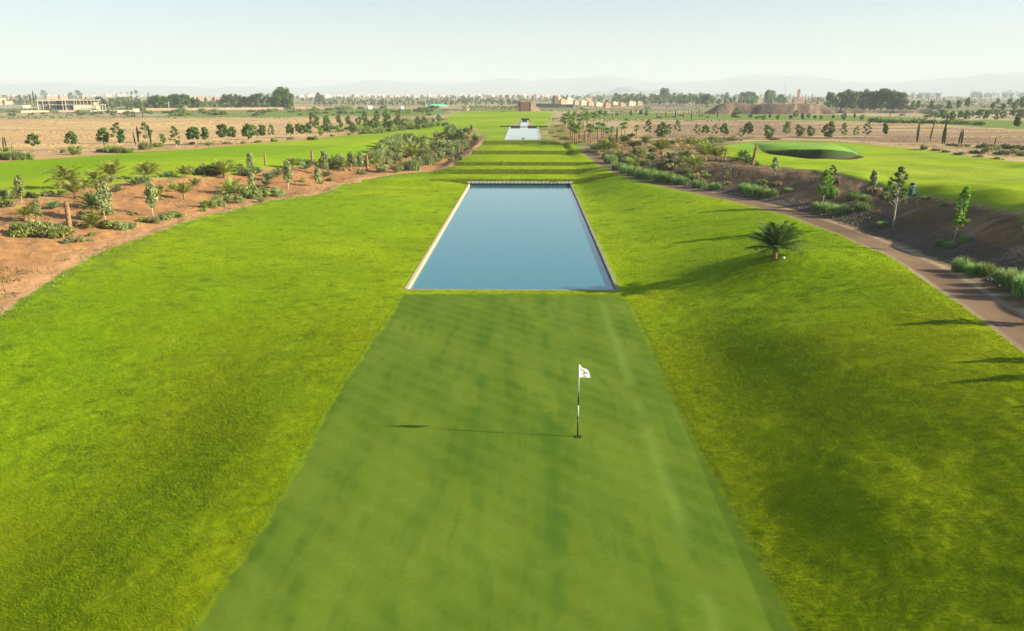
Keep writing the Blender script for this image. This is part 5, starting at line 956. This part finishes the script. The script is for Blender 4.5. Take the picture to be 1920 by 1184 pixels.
# woods far off: one mass of crowns per band
def woods(name, label, bands, seed):
    g = G(); rg = np.random.default_rng(seed); random.seed(seed)
    for (xa_, xb_, ya_, yb_, n, ha, hb) in bands:
        for k in range(n):
            px = rnd(xa_, xb_); py = rnd(ya_, yb_); x, y, z = W(px, py); m = pxm(x, y, z); h_ = rnd(ha, hb)*m; w_ = h_*rnd(.45, .8)
            c = np.array([x, y, z]); nq = 46; u = rg.normal(size=(nq, 3)); u /= np.linalg.norm(u, axis=1)[:, None]; p = c+np.array([0, 0, h_*.52])+u*np.array([w_*.5, w_*.5, h_*.48])*(.55+.5*rg.random((nq, 1)))
            nr = u+rg.normal(size=(nq, 3))*.6; a = np.cross(nr, rg.normal(size=(nq, 3))); a /= np.linalg.norm(a, axis=1)[:, None]; b_ = np.cross(nr, a); b_ /= np.linalg.norm(b_, axis=1)[:, None]; s_ = h_*.15*(.6+.8*rg.random((nq, 1)))
            g.addq(np.stack([p-a*s_, p-b_*s_*.7, p+a*s_, p+b_*s_*.7], 1))
    o = g.build(name, M['far']); tag(o, label, 'woods', kind='stuff')
woods('woods', 'dark oasis of distant trees on the left', [(160, 285, 196, 205, 90, 8, 16), (378, 424, 196, 203, 26, 6, 11), (0, 60, 186, 199, 26, 6, 11), (420, 560, 186, 190, 30, 5, 8)], 21)
woods('woods', 'belt of distant trees before the hazy town', [(590, 1000, 192, 199, 210, 4, 8), (560, 1040, 184, 192, 260, 3, 7), (1040, 1300, 184, 194, 120, 5, 9)], 22)
woods('woods', 'distant tree line behind the walled estate', [(1150, 1320, 190, 197, 95, 10, 17), (1300, 1420, 190, 198, 60, 8, 14), (1120, 1480, 182, 186, 100, 4, 7), (1440, 1480, 190, 196, 14, 8, 12), (1510, 1560, 190, 197, 16, 5, 9)], 23)
woods('woods', 'misty woods on the right horizon', [(1690, 1760, 180, 186, 50, 5, 9), (1760, 1830, 184, 196, 60, 3, 5), (1820, 1925, 180, 185, 60, 6, 11), (1690, 1900, 186, 198, 90, 2.5, 4.5), (1740, 1930, 214, 221, 40, 5, 9)], 24)
# trees just outside the frame on the right whose shadows fall into it
random.seed(12)
for k, (X_, Y_, h_) in enumerate([(21.5, 27.5, 2.0), (18.9, 23.2, 1.7), (19.2, 21.6, 1.8), (18.0, 19.6, 1.5)]):
    o = put('sidetree', 0, 0, -h_, 'young_tree', 'tree', var=0, pos=(X_, Y_, float(H(X_, Y_)))); o['label'] = 'leafy roadside tree shading the path at the right border'; o['group'] = 'roadside trees at the border'
# ------------------------------------------------------------------ haze, sky, sun, camera
hz = bpy.data.materials.new('haze'); hz.use_nodes = True; nt = hz.node_tree
for n_ in list(nt.nodes):
    if n_.type != 'OUTPUT_MATERIAL': nt.nodes.remove(n_)
pv = nt.nodes.new('ShaderNodeVolumePrincipled'); pv.inputs['Color'].default_value = (.88, .975, 1, 1); pv.inputs['Density'].default_value = HAZE = 2.5e-4; pv.inputs['Anisotropy'].default_value = 0
nt.links.new(pv.outputs[0], nt.nodes['Material Output'].inputs['Volume'])
g = G(); g.box(-17000, 17000, -300, 16500, -4, 330); o = g.build('haze', hz); tag(o, 'pale haze lying over the whole plain', 'haze', kind='stuff')
fb = W(1083, 819); ft = W(738, 800); sd = np.array([fb[0]-ft[0], fb[1]-ft[1]]); SAZ = math.atan2(sd[1], sd[0]); SEL = math.atan2(2.15, np.linalg.norm(sd)); print('sun az', math.degrees(SAZ), 'el', math.degrees(SEL))
L = bpy.data.lights.new('sun', 'SUN'); L.energy = 5.0; L.angle = math.radians(.6); L.color = (1., .90, .70); lo = bpy.data.objects.new('sun', L); C.objects.link(lo)
dv = Vector((math.cos(SAZ)*math.cos(SEL), math.sin(SAZ)*math.cos(SEL), math.sin(SEL))); lo.rotation_euler = dv.to_track_quat('Z', 'Y').to_euler(); lo.location = (30, 0, 40)
w = bpy.data.worlds.new('World'); bpy.context.scene.world = w; w.use_nodes = True; nt = w.node_tree; bg = nt.nodes['Background']; sk = nt.nodes.new('ShaderNodeTexSky'); sk.sky_type = 'NISHITA'; sk.sun_disc = False
sk.sun_elevation = SEL; sk.sun_rotation = math.pi/2-SAZ; sk.altitude = 400; sk.air_density = 1.0; sk.dust_density = 1.3; sk.ozone_density = 3.0
nt.links.new(sk.outputs[0], bg.inputs[0]); bg.inputs[1].default_value = .062
cam = bpy.data.cameras.new('camera'); cam.lens = 28; cam.sensor_width = 36; cam.clip_start = .1; cam.clip_end = 60000; co = bpy.data.objects.new('camera', cam); C.objects.link(co); co.location = (0, 0, CH)
co.rotation_euler = Matrix((RT, UP, -FW)).transposed().to_euler()
sc = bpy.context.scene; sc.camera = co; sc.view_settings.view_transform = 'Standard'; sc.view_settings.look = 'None'; sc.view_settings.exposure = 1.42; sc.view_settings.gamma = 1
sc.cycles.max_bounces = 5; sc.cycles.transparent_max_bounces = 6; sc.cycles.volume_bounces = 0; sc.cycles.use_denoising = True; sc.cycles.sample_clamp_indirect = 8
